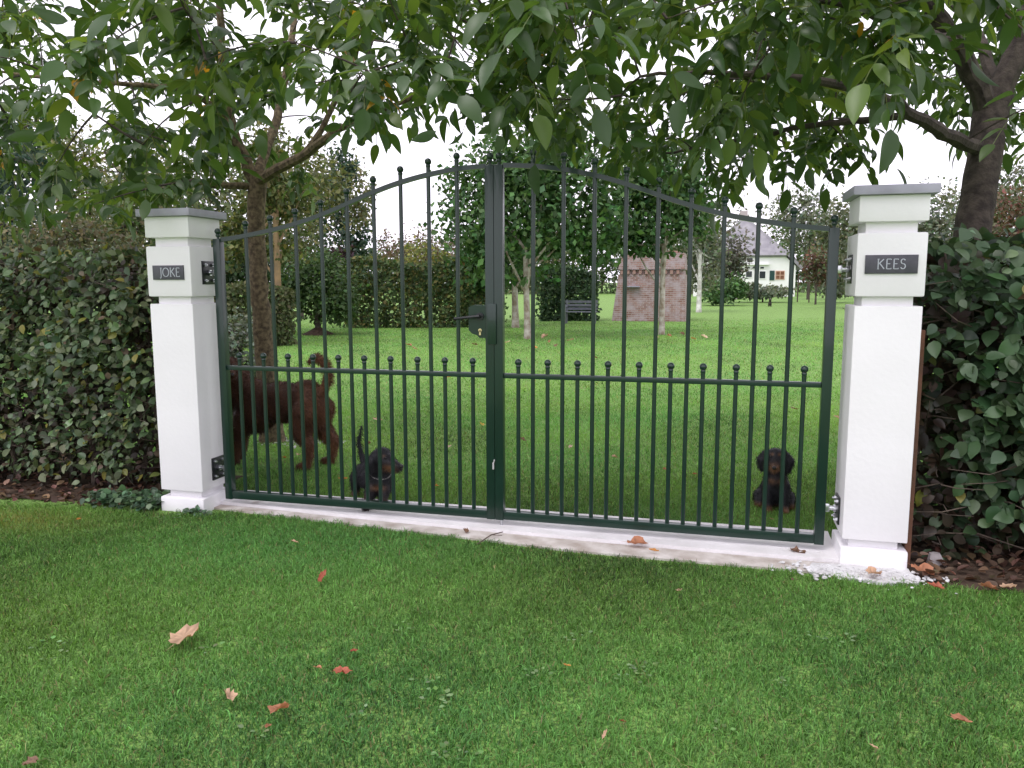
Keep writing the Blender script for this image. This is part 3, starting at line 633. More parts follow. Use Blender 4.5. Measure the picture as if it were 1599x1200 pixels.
def plant(name, label, cat, base, blobs, n, size, cols, trunk=None, group=None, limbs=True, bark=None, clump=.30, shell=.5):
    """base (x,y); blobs: (offset from base incl. height, radii); trunk: (height, radius, lean)"""
    SEED[0] += 1; base = np.array([base[0], base[1], 0.0]); r = thing(name, label, cat, base, 0, group)
    bl = [(base+np.array(o), rad) for o, rad in blobs]; cl = GREEN[cols] if isinstance(cols, str) else cols
    V, Fa, c = crown(bl, n, size, cl, SEED[0], clump, shell); o = obj('crown', fmesh('crown', V-base, Fa, c), M_far, r); o['kind'] = 'stuff'
    bark = bark or M_bark; rr = np.random.default_rng(SEED[0])
    if trunk is None: trunk = (max(.3, bl[0][0][2]), .03+.02*bl[0][1][0], 0)
    h, rad, lean = trunk; pts = [base+np.array([lean*t*h, 0, t*h-.08*(t == 0)]) for t in np.linspace(0, 1, 5)]
    MB().tube(pts, [rad*1.25, rad, rad*.92, rad*.85, rad*.7], 10).build('trunk', bark, r, True)
    if limbs:
        mb = MB()
        for k in range(7):
            c_, rd = bl[k % len(bl)]; d = rr.normal(size=3); d /= np.linalg.norm(d); e = c_+d*np.array(rd)*.75; s = pts[2+k % 3]; m = (s+e)/2+np.array([0, 0, -.06*np.linalg.norm(e-s)])
            mb.tube([s, m, e], [rad*.5, rad*.32, rad*.1], 5, False)
        mb.build('limbs', bark, r, True)
    return r
def blob_px(base, u, v, du, dv, dd=None):
    """a blob drawn at (u,v) with half-sizes du,dv pixels at the distance of base -> (offset, radii)"""
    b = np.array([base[0], base[1], 0.0]); d = depth(b); c = at(u, v, d); k = d/F_PX
    return (c-b, (du*k, (dd if dd else du)*k, dv*k))
def tree_px(name, label, cat, u, v, dep, blobs, n, size, cols, trunk_px=None, group=None, **kw):
    """stands on the ground below pixel column u at distance dep"""
    g = at(u, 440, dep); b = (g[0], g[1]); bl = [blob_px(b, *q) for q in blobs]
    tr = None
    if trunk_px: tr = (trunk_px[0]/F_PX*dep, trunk_px[1]/F_PX*dep, 0)
    return plant(name, label, cat, b, bl, n, size, cols, tr, group, **kw)
# young plane trees on the lawn
b = onZ(824, 530)
plant('plane_tree', 'nearer of the two pale-trunked plane trees left of the brick ruin', 'tree', b, [blob_px(b, 800, 340, 85, 95), blob_px(b, 870, 300, 95, 80), blob_px(b, 745, 330, 50, 75), blob_px(b, 840, 245, 80, 60), blob_px(b, 925, 350, 45, 60)], 9500, .20, 'fresh', (2.4, .085, -.03), 'young trees standing on the garden lawn', bark=M_pale)
b = onZ(805, 512)
plant('plane_tree', 'farther of the two pale-trunked plane trees left of the brick ruin', 'tree', b, [blob_px(b, 790, 400, 50, 45), blob_px(b, 830, 330, 80, 70), blob_px(b, 760, 420, 30, 35)], 3500, .22, 'fresh', (2.6, .11, -.02), 'young trees standing on the garden lawn', bark=M_pale)
b = onZ(1033, 523)
plant('plane_tree', 'young tree on the lawn directly in front of the brick ruin', 'tree', b, [blob_px(b, 1015, 335, 62, 60), blob_px(b, 1060, 320, 50, 45), blob_px(b, 975, 350, 35, 35), blob_px(b, 1030, 270, 70, 50)], 7500, .19, 'fresh', (2.6, .085, 0), 'young trees standing on the garden lawn', bark=M_pale)
b = onZ(1091, 488)
plant('birch_tree', 'white-stemmed birch tree just right of the brick ruin', 'tree', b, [blob_px(b, 1090, 400, 34, 50), blob_px(b, 1075, 350, 40, 50)], 2600, .22, 'grey', (3.0, .12, 0), bark=mat('birch_bark', .7, (.75, .74, .72), (.35, .33, .3), 4))
b = onZ(438, 540)
plant('young_tree', 'slender orange-barked tree behind the trunk of the walnut tree', 'tree', b, [blob_px(b, 420, 330, 60, 75), blob_px(b, 445, 270, 60, 60), blob_px(b, 380, 380, 35, 40)], 4200, .15, [(.10, .12, .04), (.14, .15, .05), (.07, .10, .035)], (3.2, .085, 0), bark=mat('orange_bark', .9, (.30, .20, .10), (.20, .14, .08), 8))
b = onZ(497, 523)
plant('magnolia', 'small round dark green tree on the lawn in front of the long hedge', 'tree', b, [blob_px(b, 495, 455, 52, 45), blob_px(b, 500, 425, 38, 30), blob_px(b, 535, 470, 25, 35), blob_px(b, 460, 460, 25, 35)], 5200, .14, 'mid', (1.0, .09, 0))
mb = MB(); bb = onZ(497, 523); mb.tube([bb+np.array([0, 0, -.02]), bb+np.array([0, 0, .10]), bb+np.array([0, 0, .22])], [.55, .30, .09], 14)
tag(mb.build('earth_mound', M_soil), 'low dark earth mound round the foot of the small dark green tree', 'mound')
def hedge_box(label, p0, p1, depth_m, h, n, size, cols, group=None, name='garden_hedge'):
    """clipped hedge between ground points p0 and p1"""
    SEED[0] += 1; r_ = np.random.default_rng(SEED[0]); p0 = np.array(p0[:2]); p1 = np.array(p1[:2]); L = np.linalg.norm(p1-p0); t = (p1-p0)/L; nn = np.array([-t[1], t[0]])
    if nn[1] < 0: nn = -nn
    base = np.array([*(p0+p1)/2, 0]); r = thing(name, label, 'hedge', base, 0, group); q = r_.random((n, 3)); f = r_.random(n)
    a = q[:, 0]*L; d = np.where(f < .6, np.abs(r_.normal(size=n))*.12, q[:, 1]*depth_m); z = np.where(f > .8, h-np.abs(r_.normal(size=n))*.08, q[:, 2]*h)
    bump = .10*np.sin(a*2.1+z*1.7)+.07*np.sin(a*5.3-z*3.1); z = z+(z > h*.85)*.14*np.sin(a*1.9); d = d+bump
    P = np.stack([p0[0]+t[0]*a+nn[0]*d, p0[1]+t[1]*a+nn[1]*d, np.maximum(.03, z)], 1); out = np.array([-nn[0], -nn[1], .5])
    V, Fa, c = scatter(CARD_V, CARD_F, P, frames(unit(n)+np.array([0, 0, -.3]), out+unit(n)*.7), size*r_.uniform(.6, 1.3, n), jitter_cols(GREEN[cols] if isinstance(cols, str) else cols, n, .22))
    o = obj('foliage', fmesh('foliage', V-base, Fa, c), M_far, r); o['kind'] = 'stuff'
    st = MB()
    for k in range(max(3, int(L/.5))):
        x = (k+.5)/max(3, int(L/.5))*L; e = p0+t*x+nn*depth_m*.5; st.tube([(e[0], e[1], -.05), (e[0]+.05, e[1], h*.4), (e[0]-.05, e[1], h*.85)], [.04, .03, .015], 5)
    st.build('stems', M_twig, r); return r
G_H = 'clipped hedges in the garden'
hedge_box('long mixed green hedge along the far side of the lawn', onZ(535, 513), onZ(775, 512), 1.4, 2.25, 9000, .15, [(.06, .10, .035), (.08, .12, .04), (.13, .13, .04), (.045, .08, .03)], G_H)
hedge_box('low clipped olive hedge behind the walnut trunk', onZ(345, 546), onZ(462, 540), 1.0, 1.38, 5000, .11, 'olive', G_H)
hedge_box('dark evergreen hedge block behind the black bench', onZ(845, 502.5), onZ(934, 501.5), 1.6, 2.0, 4600, .16, 'dark', G_H)
b = onZ(376, 598)
plant('silver_shrub', 'grey-leaved shrub between the pillar and the walnut trunk', 'shrub', b, [blob_px(b, 376, 545, 30, 48), blob_px(b, 400, 560, 22, 32), blob_px(b, 345, 540, 28, 50)], 2600, .075, 'silver', None, 'garden shrubs')
tree_px('yellow_shrub', 'yellow-green shrub showing above the long hedge', 'shrub', 665, 0, 31, [(662, 405, 34, 26), (690, 412, 20, 18), (665, 440, 35, 30)], 1800, .17, 'yellow', group='garden shrubs')
tree_px('conifer', 'tall grey-green conifer behind the long hedge, dark against the sky', 'tree', 540, 0, 40, [(545, 410, 30, 45), (545, 350, 26, 45), (540, 295, 24, 45), (530, 255, 18, 30), (505, 330, 34, 60)], 5200, .24, 'teal')
tree_px('purple_tree', 'small purple-leaved tree over the top of the magnolia', 'tree', 527, 0, 36, [(530, 402, 16, 22), (522, 420, 14, 16)], 900, .16, 'purple')
tree_px('bare_tree', 'thin brownish bare-twigged tree above the long hedge', 'tree', 650, 0, 46, [(650, 388, 30, 26), (690, 385, 34, 22), (615, 390, 22, 30)], 1900, .2, 'brown')
tree_px('yew_tree', 'dark bushy tree at the end of the long hedge behind the lock', 'tree', 745, 0, 30, [(748, 420, 38, 40), (720, 450, 26, 40), (765, 460, 28, 45)], 2600, .18, 'mid')
# shrubs and trees seen above the left hedge
for lab, u, dpt, bl, n, s, c in (
    ('dark blue-green conifer at the far left edge behind the hedge', 10, 11, [(0, 330, 62, 85), (15, 240, 50, 70), (-40, 380, 70, 60)], 5200, .085, 'teal'),
    ('mixed yellow-green tree behind the left hedge, under the walnut branches', 110, 14, [(110, 300, 75, 95), (70, 230, 60, 50), (160, 340, 60, 60)], 6000, .10, [(.16, .185, .075), (.13, .155, .07), (.21, .20, .09), (.10, .13, .07)]),
    ('grey-green loose tree behind the left hedge, next to the pillar cap', 210, 12, [(205, 350, 60, 70), (250, 300, 60, 70), (180, 390, 50, 40)], 5200, .085, [(.13, .17, .08), (.18, .19, .10), (.10, .14, .065)]),
    ('brownish shrub behind the left hedge at its middle', 90, 9.0, [(90, 385, 70, 45), (150, 395, 60, 40)], 3400, .065, [(.15, .15, .085), (.18, .16, .10), (.11, .14, .08)]),
    ('tall olive tree behind the walnut trunk', 330, 24, [(330, 380, 70, 70), (300, 300, 70, 70), (380, 300, 60, 80), (440, 360, 50, 60)], 6000, .17, 'olive'),
    ('dark green tree behind the low olive hedge', 365, 21, [(370, 420, 40, 50), (330, 440, 45, 60), (400, 430, 30, 40)], 3800, .15, 'dark'),
    ('wide pale olive tree with yellowing top behind the round dark tree', 470, 33, [(460, 340, 55, 60), (505, 290, 45, 45), (440, 280, 50, 50), (560, 300, 20, 60)], 5400, .20, [(.13, .145, .065), (.10, .12, .05), (.16, .16, .07)])):
    tree_px('garden_tree', lab, 'tree', u, 0, dpt, bl, n, s, c, group='trees filling the back of the garden')
# shrubs between the ruin and the house
tree_px('laurel_bush', 'rounded bright green laurel bush on the lawn before the house', 'shrub', 1128, 0, 50, [(1128, 455, 30, 17), (1148, 452, 16, 15)], 2200, .24, 'fresh', group='garden shrubs')
tree_px('grey_shrub', 'wide blue-green shrub in front of the house', 'shrub', 1192, 0, 58, [(1192, 457, 30, 8), (1215, 455, 16, 7), (1168, 452, 14, 9)], 2400, .26, 'grey', group='garden shrubs')
tree_px('garden_tree', 'loose grey-green tree covering the left end of the house', 'tree', 1130, 0, 56, [(1125, 390, 34, 45), (1108, 420, 26, 34), (1145, 420, 18, 24)], 3600, .30, [(.11, .12, .09), (.14, .13, .11), (.09, .11, .075)], group='trees filling the back of the garden')
for lab, u, dpt, bl, n, s, c, tp in (
    ('pale green tree beside the right end of the house', 1262, 66, [(1265, 350, 42, 42), (1300, 385, 40, 45), (1240, 330, 30, 30)], 4200, .34, 'grey', None),
    ('reddish small tree with thin stem right of the house', 1275, 52, [(1275, 415, 18, 26), (1290, 425, 16, 20)], 1500, .24, 'autumn', (42, 1.4)),
    ('rounded green shrub on the lawn edge, left of the right gate post', 1300, 56, [(1300, 440, 26, 22), (1322, 420, 26, 40)], 2400, .26, 'grey', None),
    ('tall grey-green tree glimpsed between the right gate post and the pillar', 1340, 44, [(1335, 380, 44, 62), (1365, 400, 34, 60), (1320, 350, 30, 35)], 4000, .27, [(.11, .135, .08), (.085, .11, .06), (.14, .15, .09)], None),
    ('grey-green tree above the right hedge, left of the thick trunk', 1462, 26, [(1465, 345, 38, 48), (1445, 390, 40, 50)], 3400, .15, 'grey', None),
    ('reddish autumn shrub above the right hedge, right of the thick trunk', 1580, 22, [(1585, 340, 48, 40), (1560, 370, 44, 34), (1620, 350, 40, 45)], 3800, .13, 'autumn', None),
    ('pale olive tree behind the reddish shrub at the right edge', 1590, 34, [(1590, 295, 50, 38), (1545, 320, 40, 40), (1640, 310, 50, 50)], 3800, .20, 'grey', None)):
    tree_px('garden_tree', lab, 'tree', u, 0, dpt, bl, n, s, c, tp, 'trees filling the back of the garden')
# distant belt of trees closing the view
belt = [(-150, 90, 300), (-30, 95, 330), (80, 100, 350), (200, 98, 330), (330, 96, 345), (430, 100, 350), (520, 104, 372), (600, 110, 378), (680, 112, 372), (760, 106, 350), (850, 100, 352), (940, 104, 350), (1020, 100, 345), (1100, 108, 350), (1180, 118, 330), (1255, 112, 335), (1330, 104, 330), (1410, 96, 325), (1500, 92, 300), (1600, 90, 290), (1720, 92, 290)]
bw = ['first', 'second', 'third', 'fourth', 'fifth', 'sixth', 'seventh', 'eighth', 'ninth', 'tenth', 'eleventh', 'twelfth', 'thirteenth', 'fourteenth', 'fifteenth', 'sixteenth', 'seventeenth', 'eighteenth', 'nineteenth', 'twentieth', 'twenty-first']
for i, (u, dpt, vt) in enumerate(belt):
    hh = (452-vt)/2
    tree_px('distant_tree', '%s tree from the left in the distant belt closing the garden' % bw[i], 'tree', u, 0, dpt, [(u, vt+hh*.8, 58, hh*.85), (u-30, vt+hh*1.25, 50, hh*.8), (u+34, vt+hh*1.2, 50, hh*.8), (u, 446, 75, 14)], 2900, .55, ['grey', 'teal', 'olive', 'mid'][i % 4], None, 'distant trees closing the view', limbs=False)

# ------------------------------------------------------------------ bench
b = onZ(905, 506); d = depth(b); k = d/F_PX; r = thing('garden_bench', 'black slatted garden bench in front of the dark hedge block', 'bench', b)
bx0, bx1 = b[0]-26*k, b[0]+26*k; y = b[1]
for s in range(3): MB().box(bx0, bx1, y+.30+.015*s, y+.325+.015*s, .50+.13*s, .59+.13*s, .006).build('back_slat', M_bench, r)
for s in range(4): MB().box(bx0, bx1, y-.12+.11*s, y-.04+.11*s, .42, .45, .005).build('seat_slat', M_bench, r)
for x in (bx0+.05, bx1-.11):
    MB().box(x, x+.06, y-.13, y-.07, -.02, .62, .005).build('leg', M_bench, r); MB().prism([(y+.24, -.02), (y+.30, -.02), (y+.36, .88), (y+.33, .88)], 'x', x, x+.06).build('leg', M_bench, r)
    MB().box(x-.005, x+.065, y-.14, y+.30, .622, .66, .005).build('armrest', M_bench, r)

# ------------------------------------------------------------------ brick ruin
def brickmat():
    m = bpy.data.materials.new('old_brick'); m.use_nodes = True; t = m.node_tree; p = t.nodes['Principled BSDF']; p.inputs['Roughness'].default_value = .9
    uv = t.nodes.new('ShaderNodeAttribute'); uv.attribute_name = 'wall'
    bt = t.nodes.new('ShaderNodeTexBrick'); bt.inputs['Scale'].default_value = 1.0; bt.inputs['Brick Width'].default_value = .23; bt.inputs['Row Height'].default_value = .075; bt.inputs['Mortar Size'].default_value = .010
    bt.inputs['Color1'].default_value = (.20, .095, .075, 1); bt.inputs['Color2'].default_value = (.33, .20, .175, 1); bt.inputs['Mortar'].default_value = (.36, .32, .31, 1)
    n = t.nodes.new('ShaderNodeTexNoise'); n.inputs['Scale'].default_value = 3.2; n.inputs['Detail'].default_value = 8; mx = t.nodes.new('ShaderNodeMixRGB'); mx.inputs[2].default_value = (.40, .34, .36, 1)
    rp = t.nodes.new('ShaderNodeValToRGB'); rp.color_ramp.elements[0].position = .42; rp.color_ramp.elements[1].position = .68
    bp = t.nodes.new('ShaderNodeBump'); bp.inputs['Distance'].default_value = .02; bp.inputs['Strength'].default_value = .9
    for a, b_ in ((uv.outputs['Vector'], bt.inputs['Vector']), (uv.outputs['Vector'], n.inputs['Vector']), (n.outputs[0], rp.inputs[0]), (rp.outputs[0], mx.inputs[0]), (bt.outputs['Color'], mx.inputs[1]), (mx.outputs[0], p.inputs['Base Color']), (bt.outputs['Fac'], bp.inputs['Height']), (bp.outputs[0], p.inputs['Normal'])): t.links.new(a, b_)
    bp.invert = True
    return m
M_brick = brickmat()
def brick_part(mb, name, parent):
    o = mb.build(name, M_brick, parent); me = o.data; a = me.attributes.new('wall', 'FLOAT_VECTOR', 'CORNER'); L = rootloc(parent); out = []
    for p in me.polygons:
        nx, ny = abs(p.normal.x), abs(p.normal.y)
        for li in p.loop_indices:
            c = me.vertices[me.loops[li].vertex_index].co; out += [(c.y if nx > ny else c.x), (c.z if max(nx, ny) > .4 else c.y), 0]
    a.data.foreach_set('vector', out); return o
p0 = onZ(949, 502); p1 = onZ(1069, 502); wd = p1[0]-p0[0]; x0, x1, yf = p0[0]+.25, p1[0], (p0[1]+p1[1])/2; zs = wd/120.
r = thing('brick_ruin', 'squat tapering red brick ruin with a toothed cornice on the lawn', 'ruin', ((x0+x1)/2, yf+1.2, 0))
def tap(mb, z0, z1, a0, a1, dep=2.4):
    V = []
    for z, a in ((z0, a0), (z1, a1)): V += [(x0+a, yf+a*.6, z), (x1-a*.35, yf+a*.6, z), (x1-a*.35, yf+dep-a*.6, z), (x0+a, yf+dep-a*.6, z)]
    return mb.add(V, [(3, 2, 1, 0), (4, 5, 6, 7), (0, 1, 5, 4), (1, 2, 6, 5), (2, 3, 7, 6), (3, 0, 4, 7)])
brick_part(tap(MB(), -.1, 1.83, -.14, .10), 'body', r)
brick_part(tap(MB(), 1.83, 2.02, .22, .23), 'frieze', r)
brick_part(tap(MB(), 2.02, 2.66, .08, .20), 'cornice', r)
rr = np.random.default_rng(4); tooth = MB().box(0, .11, -.10, .06, 0, .15).mesh('brick'); tooth.materials.append(mat('tooth_brick', .9, (.24, .12, .10), (.34, .22, .19), 5))
xx = x0+.18
while xx < x1-.12: o = obj('brick', tooth, None, r); L = rootloc(r); o.location = (xx-L[0], yf+.10-L[1], 1.835); xx += .24
for k in range(16):        # loose top bricks
    o = obj('brick', tooth, None, r); o.location = (rr.uniform(x0+.3, x1-.4)-L[0], yf+rr.uniform(.25, .9)-L[1], 2.655); o.rotation_euler = (0, 0, rr.uniform(-.6, .6)); o.scale = (2.0, 1, .55)
MB().box(x0+.40, x0+.95, yf-.16, yf+.09, 1.33, 1.38, .006).build('ledge', M_slate, r)

# ------------------------------------------------------------------ house
HD = 80.0; hc = at(1161, 440, HD); hx, hy = hc[0], hc[1]; r = thing('farmhouse', 'white farmhouse with a grey hipped roof at the far end of the lawn', 'house', (hx, hy, 0))
M_wall = mat('white_wall', .8, (.80, .80, .79), (.74, .74, .73), 1.0); M_thatch = mat('grey_thatch', .95, (.20, .19, .215), (.27, .26, .28), 1.5, .6, 6); M_glass = mat('dark_glass', .1, (.03, .035, .04)); M_glassr = mat('curtain_glass', .2, (.16, .07, .045), (.22, .11, .07), 2); M_frame = mat('white_frame', .5, (.8, .8, .8)); M_shut = mat('green_shutter', .5, (.010, .045, .04))
M_frame2 = mat('salmon_frame', .5, (.62, .40, .30))
MB().prism([(hx-5, -.2), (hx+5, -.2), (hx+5, 3.05), (hx+3.85, 4.15), (hx-3.85, 4.15), (hx-5, 3.05)], 'y', hy, hy+16).build('wall', M_wall, r)
rf = MB(); e = .25
rf.add([(hx+5.5, hy-.35, 2.72), (hx+5.5, hy+16.3, 2.72), (hx, hy+16.3, 8.0), (hx, hy+3.2, 8.0), (hx+4.05, hy-.35, 4.15)], [(0, 1, 2, 3, 4)])
rf.add([(hx-5.5, hy-.35, 2.72), (hx-5.5, hy+16.3, 2.72), (hx, hy+16.3, 8.0), (hx, hy+3.2, 8.0), (hx-4.05, hy-.35, 4.15)], [(4, 3, 2, 1, 0)])
rf.add([(hx-4.05, hy-.35, 4.15), (hx+4.05, hy-.35, 4.15), (hx, hy+3.2, 8.0)], [(0, 1, 2)])
ro = rf.build('roof', M_thatch, r); sm = ro.modifiers.new('thickness', 'SOLIDIFY'); sm.thickness = .28; sm.offset = 1
MB().box(hx-.4, hx+.4, hy+7, hy+7.8, 7.6, 9.2, .02).build('chimney', M_brick, ro)
def HP(u, v): p = onY(u, v, hy); return p[0], p[2]
def window(u0, v0, u1, v1, cols, rows, glass=M_glass, frame=M_frame):
    x0_, z1_ = HP(u0, v0); x1_, z0_ = HP(u1, v1); f = MB().box(x0_, x1_, hy-.06, hy-.002, z0_, z1_).build('window', frame, r)
    w = (x1_-x0_-.08)/cols; h = (z1_-z0_-.08)/rows
    for i in range(cols):
        for j in range(rows): MB().box(x0_+.04+w*i+.035, x0_+.04+w*(i+1)-.035, hy-.085, hy-.0605, z0_+.04+h*j+.035, z0_+.04+h*(j+1)-.035).build('pane', glass, f)
    return f
window(1156, 402, 1164, 411, 2, 2); window(1166, 402, 1176, 411, 1, 1)
for u0 in (1164, 1174, 1186): window(u0, 416, u0+8, 421, 1, 1)
window(1164, 423, 1175, 434, 1, 1); window(1185, 423, 1196, 436, 1, 1); window(1211, 423, 1225, 437, 2, 2, M_glassr, M_frame2)
x0_, z1_ = HP(1202, 423); x1_, z0_ = HP(1209, 438); MB().box(x0_, x1_, hy-.08, hy-.002, z0_, z1_).build('shutter', M_shut, r)
x0_, z1_ = HP(1150, 412.5); x1_, z0_ = HP(1201, 414); MB().box(x0_, x1_, hy-.30, hy-.002, z0_, z1_).build('canopy_ledge', M_frame, r)
# garden table by the laurel, young tree stakes
b = onZ(1160, 468); r = thing('stone_table', 'pale stone garden table beside the laurel bush', 'table', b)
MB().box(b[0]-.85, b[0]+.85, b[1]-.4, b[1]+.4, .62, .74, .02).build('top', M_stone, r)
for s in (-.6, .6): MB().box(b[0]+s-.12, b[0]+s+.12, b[1]-.3, b[1]+.3, -.02, .62, .02).build('leg', M_stone, r)
for i, (u, v, lab) in enumerate(((1245, 472, 'thin tree stake on the far lawn, nearest the house'), (1263, 473, 'thin tree stake on the far lawn, middle one of three'), (1290, 470, 'thin tree stake on the far lawn, closest to the gate post'))):
    b = onZ(u, v); tag(MB().tube([(b[0], b[1], -.1), (b[0], b[1], 1.9)], .05, 6).build('tree_stake', M_twig), lab, 'stake', 'stakes on the far lawn')

# ================================================================== ANIMALS
def body_mesh(name, balls, chains, voxel, smooth=6):
    """union of ellipsoids and tapered chains, remeshed to ONE continuous surface"""
    mb = MB()
    for c, rad in balls: mb.sphere(c, 1.0, 16, 10, rad)
    for pts, rads in chains:
        pts = [np.array(p, float) for p in pts]
        for i in range(len(pts)-1):
            L = np.linalg.norm(pts[i+1]-pts[i]); k = max(2, int(L/(min(rads[i], rads[i+1])*.45))+1)
            for t in np.linspace(0, 1, k): q = rads[i]*(1-t)+rads[i+1]*t; mb.sphere(pts[i]*(1-t)+pts[i+1]*t, 1.0, 12, 8, (q, q, q))
    me = mb.mesh(name); tmp = bpy.data.objects.new('tmp_body', me); COL.objects.link(tmp)
    m = tmp.modifiers.new('r', 'REMESH'); m.mode = 'VOXEL'; m.voxel_size = voxel
    s = tmp.modifiers.new('s', 'SMOOTH'); s.factor = .5; s.iterations = smooth
    dg = bpy.context.evaluated_depsgraph_get(); dg.update(); out = bpy.data.meshes.new_from_object(tmp.evaluated_get(dg)); bpy.data.objects.remove(tmp); out.name = name
    return out
def paint(me, fn):
    n = len(me.vertices); V = np.zeros(n*3, np.float32); me.vertices.foreach_get('co', V); V = V.reshape(-1, 3); c = fn(V); c = c*(1+.12*rng.normal(size=(n, 1)))
    a = me.attributes.new('col', 'FLOAT_COLOR', 'POINT'); q = np.ones((n, 4), np.float32); q[:, :3] = np.clip(c, .002, .9); a.data.foreach_set('color', q.ravel())
    me.polygons.foreach_set('use_smooth', np.ones(len(me.polygons), bool)); return V, q[:, :3]
def fur(me, V, c, n, length, flow, wav, seed, lenfn=None):
    r = np.random.default_rng(seed); k = len(me.vertices); N = np.zeros(k*3, np.float32); me.vertices.foreach_get('normal', N); N = N.reshape(-1, 3)
    i = r.integers(0, k, n); p = V[i]+r.normal(size=(n, 3))*.004; d = N[i]*.45+np.asarray(flow(V[i]))+r.normal(size=(n, 3))*wav; d /= np.linalg.norm(d, axis=1, keepdims=True)
    L = length*r.uniform(.5, 1.3, n)
    if lenfn is not None: L = L*lenfn(V[i])
    s = np.cross(d, r.normal(size=(n, 3))); s /= np.linalg.norm(s, axis=1, keepdims=True); w = (.0022*(length/.03))*s; m = p+d*L[:, None]*.55+r.normal(size=(n, 3))*.002; t = p+d*L[:, None]+np.array([0, 0, -.25])*L[:, None]
    VV = np.stack([p-w, p+w, m+w*.7, m-w*.7, t], 1).reshape(-1, 3); o = (np.arange(n)*5)[:, None]
    Fa = np.concatenate([o+np.array([[0, 1, 2]]), o+np.array([[0, 2, 3]]), o+np.array([[3, 2, 4]])]); cc = np.repeat(np.clip(c[i]*(1+.25*r.normal(size=(n, 1))), .002, .9), 5, 0)
    return fmesh('coat', VV, Fa, cc)
def animal(name, label, loc, balls, chains, voxel, colfn, furargs, extras=(), smooth=6, group=None):
    r = thing(name, label, 'dog' if 'dog' in name else 'cat', loc, 0, group); me = body_mesh('body', balls, chains, voxel, smooth); V, c = paint(me, colfn); bo = obj('body', me, M_fur, r); L = rootloc(r)
    me.transform(Matrix.Translation(Vector(-L)))
    if furargs:
        n, ln, flow, wav, seed, lf = furargs
        fm = None; me2 = me.copy(); me2.transform(Matrix.Translation(Vector(L))); fm = fur(me2, V, c, n, ln, flow, wav, seed, lf); bpy.data.meshes.remove(me2)
        fm.transform(Matrix.Translation(Vector(-L))); o = obj('coat', fm, M_fur, r); o['kind'] = 'stuff'
    for nm, mb, m in extras: mb.build(nm, m, r, True)
    return r
M_eye = mat('eye', .08, (.01, .008, .006)); M_nose = mat('nose', .3, (.012, .010, .010)); M_collar = mat('collar', .4, (.25, .24, .23), None, metal=.6)
# --- large brown dog, walking away to the left, head turned back behind the gate post
y = 1.25
BR = np.array([.045, .018, .011]); BR2 = np.array([.17, .072, .036])
bb = [((-.33, y, .50), (.21, .15, .235)), ((-.05, y, .545), (.27, .135, .175)), ((.16, y, .55), (.17, .135, .19)), ((.23, y+.02, .50), (.12, .13, .18)), ((-.50, y-.02, .62), (.13, .12, .16)),
      ((-.53, y-.05, .845), (.085, .08, .075))]
ch = [([(-.42, y, .64), (-.50, y-.02, .76), (-.53, y-.04, .84)], [.13, .105, .085]),
      ([(-.51, y-.08, .83), (-.455, y-.14, .80), (-.42, y-.18, .785)], [.060, .048, .038]),                         # muzzle
      ([(-.57, y+.03, .87), (-.595, y+.045, .80), (-.59, y+.045, .735)], [.030, .038, .022]), ([(-.475, y-.02, .87), (-.445, y+.0, .80), (-.445, y+.0, .74)], [.030, .036, .022]),   # ears
      ([(-.40, y-.09, .42), (-.45, y-.10, .24), (-.46, y-.10, .10), (-.475, y-.11, .035)], [.075, .05, .038, .036]), ([(-.40, y+.09, .42), (-.52, y+.10, .24), (-.54, y+.10, .10), (-.56, y+.10, .035)], [.075, .05, .038, .036]),
      ([(-.475, y-.11, .03), (-.525, y-.115, .024)], [.036, .030]), ([(-.56, y+.10, .03), (-.61, y+.10, .024)], [.036, .030]),
      ([(.20, y-.10, .48), (.15, y-.11, .34), (.245, y-.115, .205), (.225, y-.12, .09), (.205, y-.12, .035)], [.115, .085, .048, .034, .036]), ([(.20, y-.12, .03), (.15, y-.125, .024)], [.036, .032]),
      ([(.23, y+.11, .48), (.20, y+.12, .35), (.335, y+.125, .21), (.315, y+.13, .09), (.295, y+.13, .035)], [.115, .088, .050, .034, .036]), ([(.29, y+.13, .03), (.24, y+.13, .024)], [.036, .032]),
      ([(.28, y, .62), (.345, y, .69), (.375, y, .79), (.35, y, .89), (.275, y, .935), (.205, y, .895)], [.046, .036, .034, .034, .032, .022])]
def c_big(V):
    t = np.clip((V[:, 0]-.12)/.2, 0, 1)[:, None]*.6+np.clip((V[:, 2]-.66)/.1, 0, 1)[:, None]*.25+np.clip((.30-V[:, 2])/.2, 0, 1)[:, None]*.25; n = (.5+.5*np.sin(V[:, 0]*31+V[:, 2]*23))[:, None]*.18; t = np.clip(t+n, 0, 1); return BR*(1-t)+BR2*t
def flow_big(P): d = np.tile([.75, 0, -.55], (len(P), 1)); d[P[:, 2] > .68] = (.45, 0, -.2); d[P[:, 2] < .3] = (.25, 0, -.9); return d
ex = [('nose', MB().sphere((-.405, y-.195, .79), .020, 10, 7), M_nose), ('eye', MB().sphere((-.545, y-.118, .868), .010, 8, 6), M_eye), ('eye', MB().sphere((-.475, y-.112, .868), .010, 8, 6), M_eye)]
animal('dog', 'large shaggy brown dog with curled tail standing behind the gate next to the pillar', (-.1, y, 0), bb, ch, .013, c_big, (42000, .021, flow_big, .34, 61, lambda P: 1+.9*(P[:, 2] > .70)*(P[:, 0] > .15)+.5*((P[:, 0] > .2) & (P[:, 2] < .6))), ex)
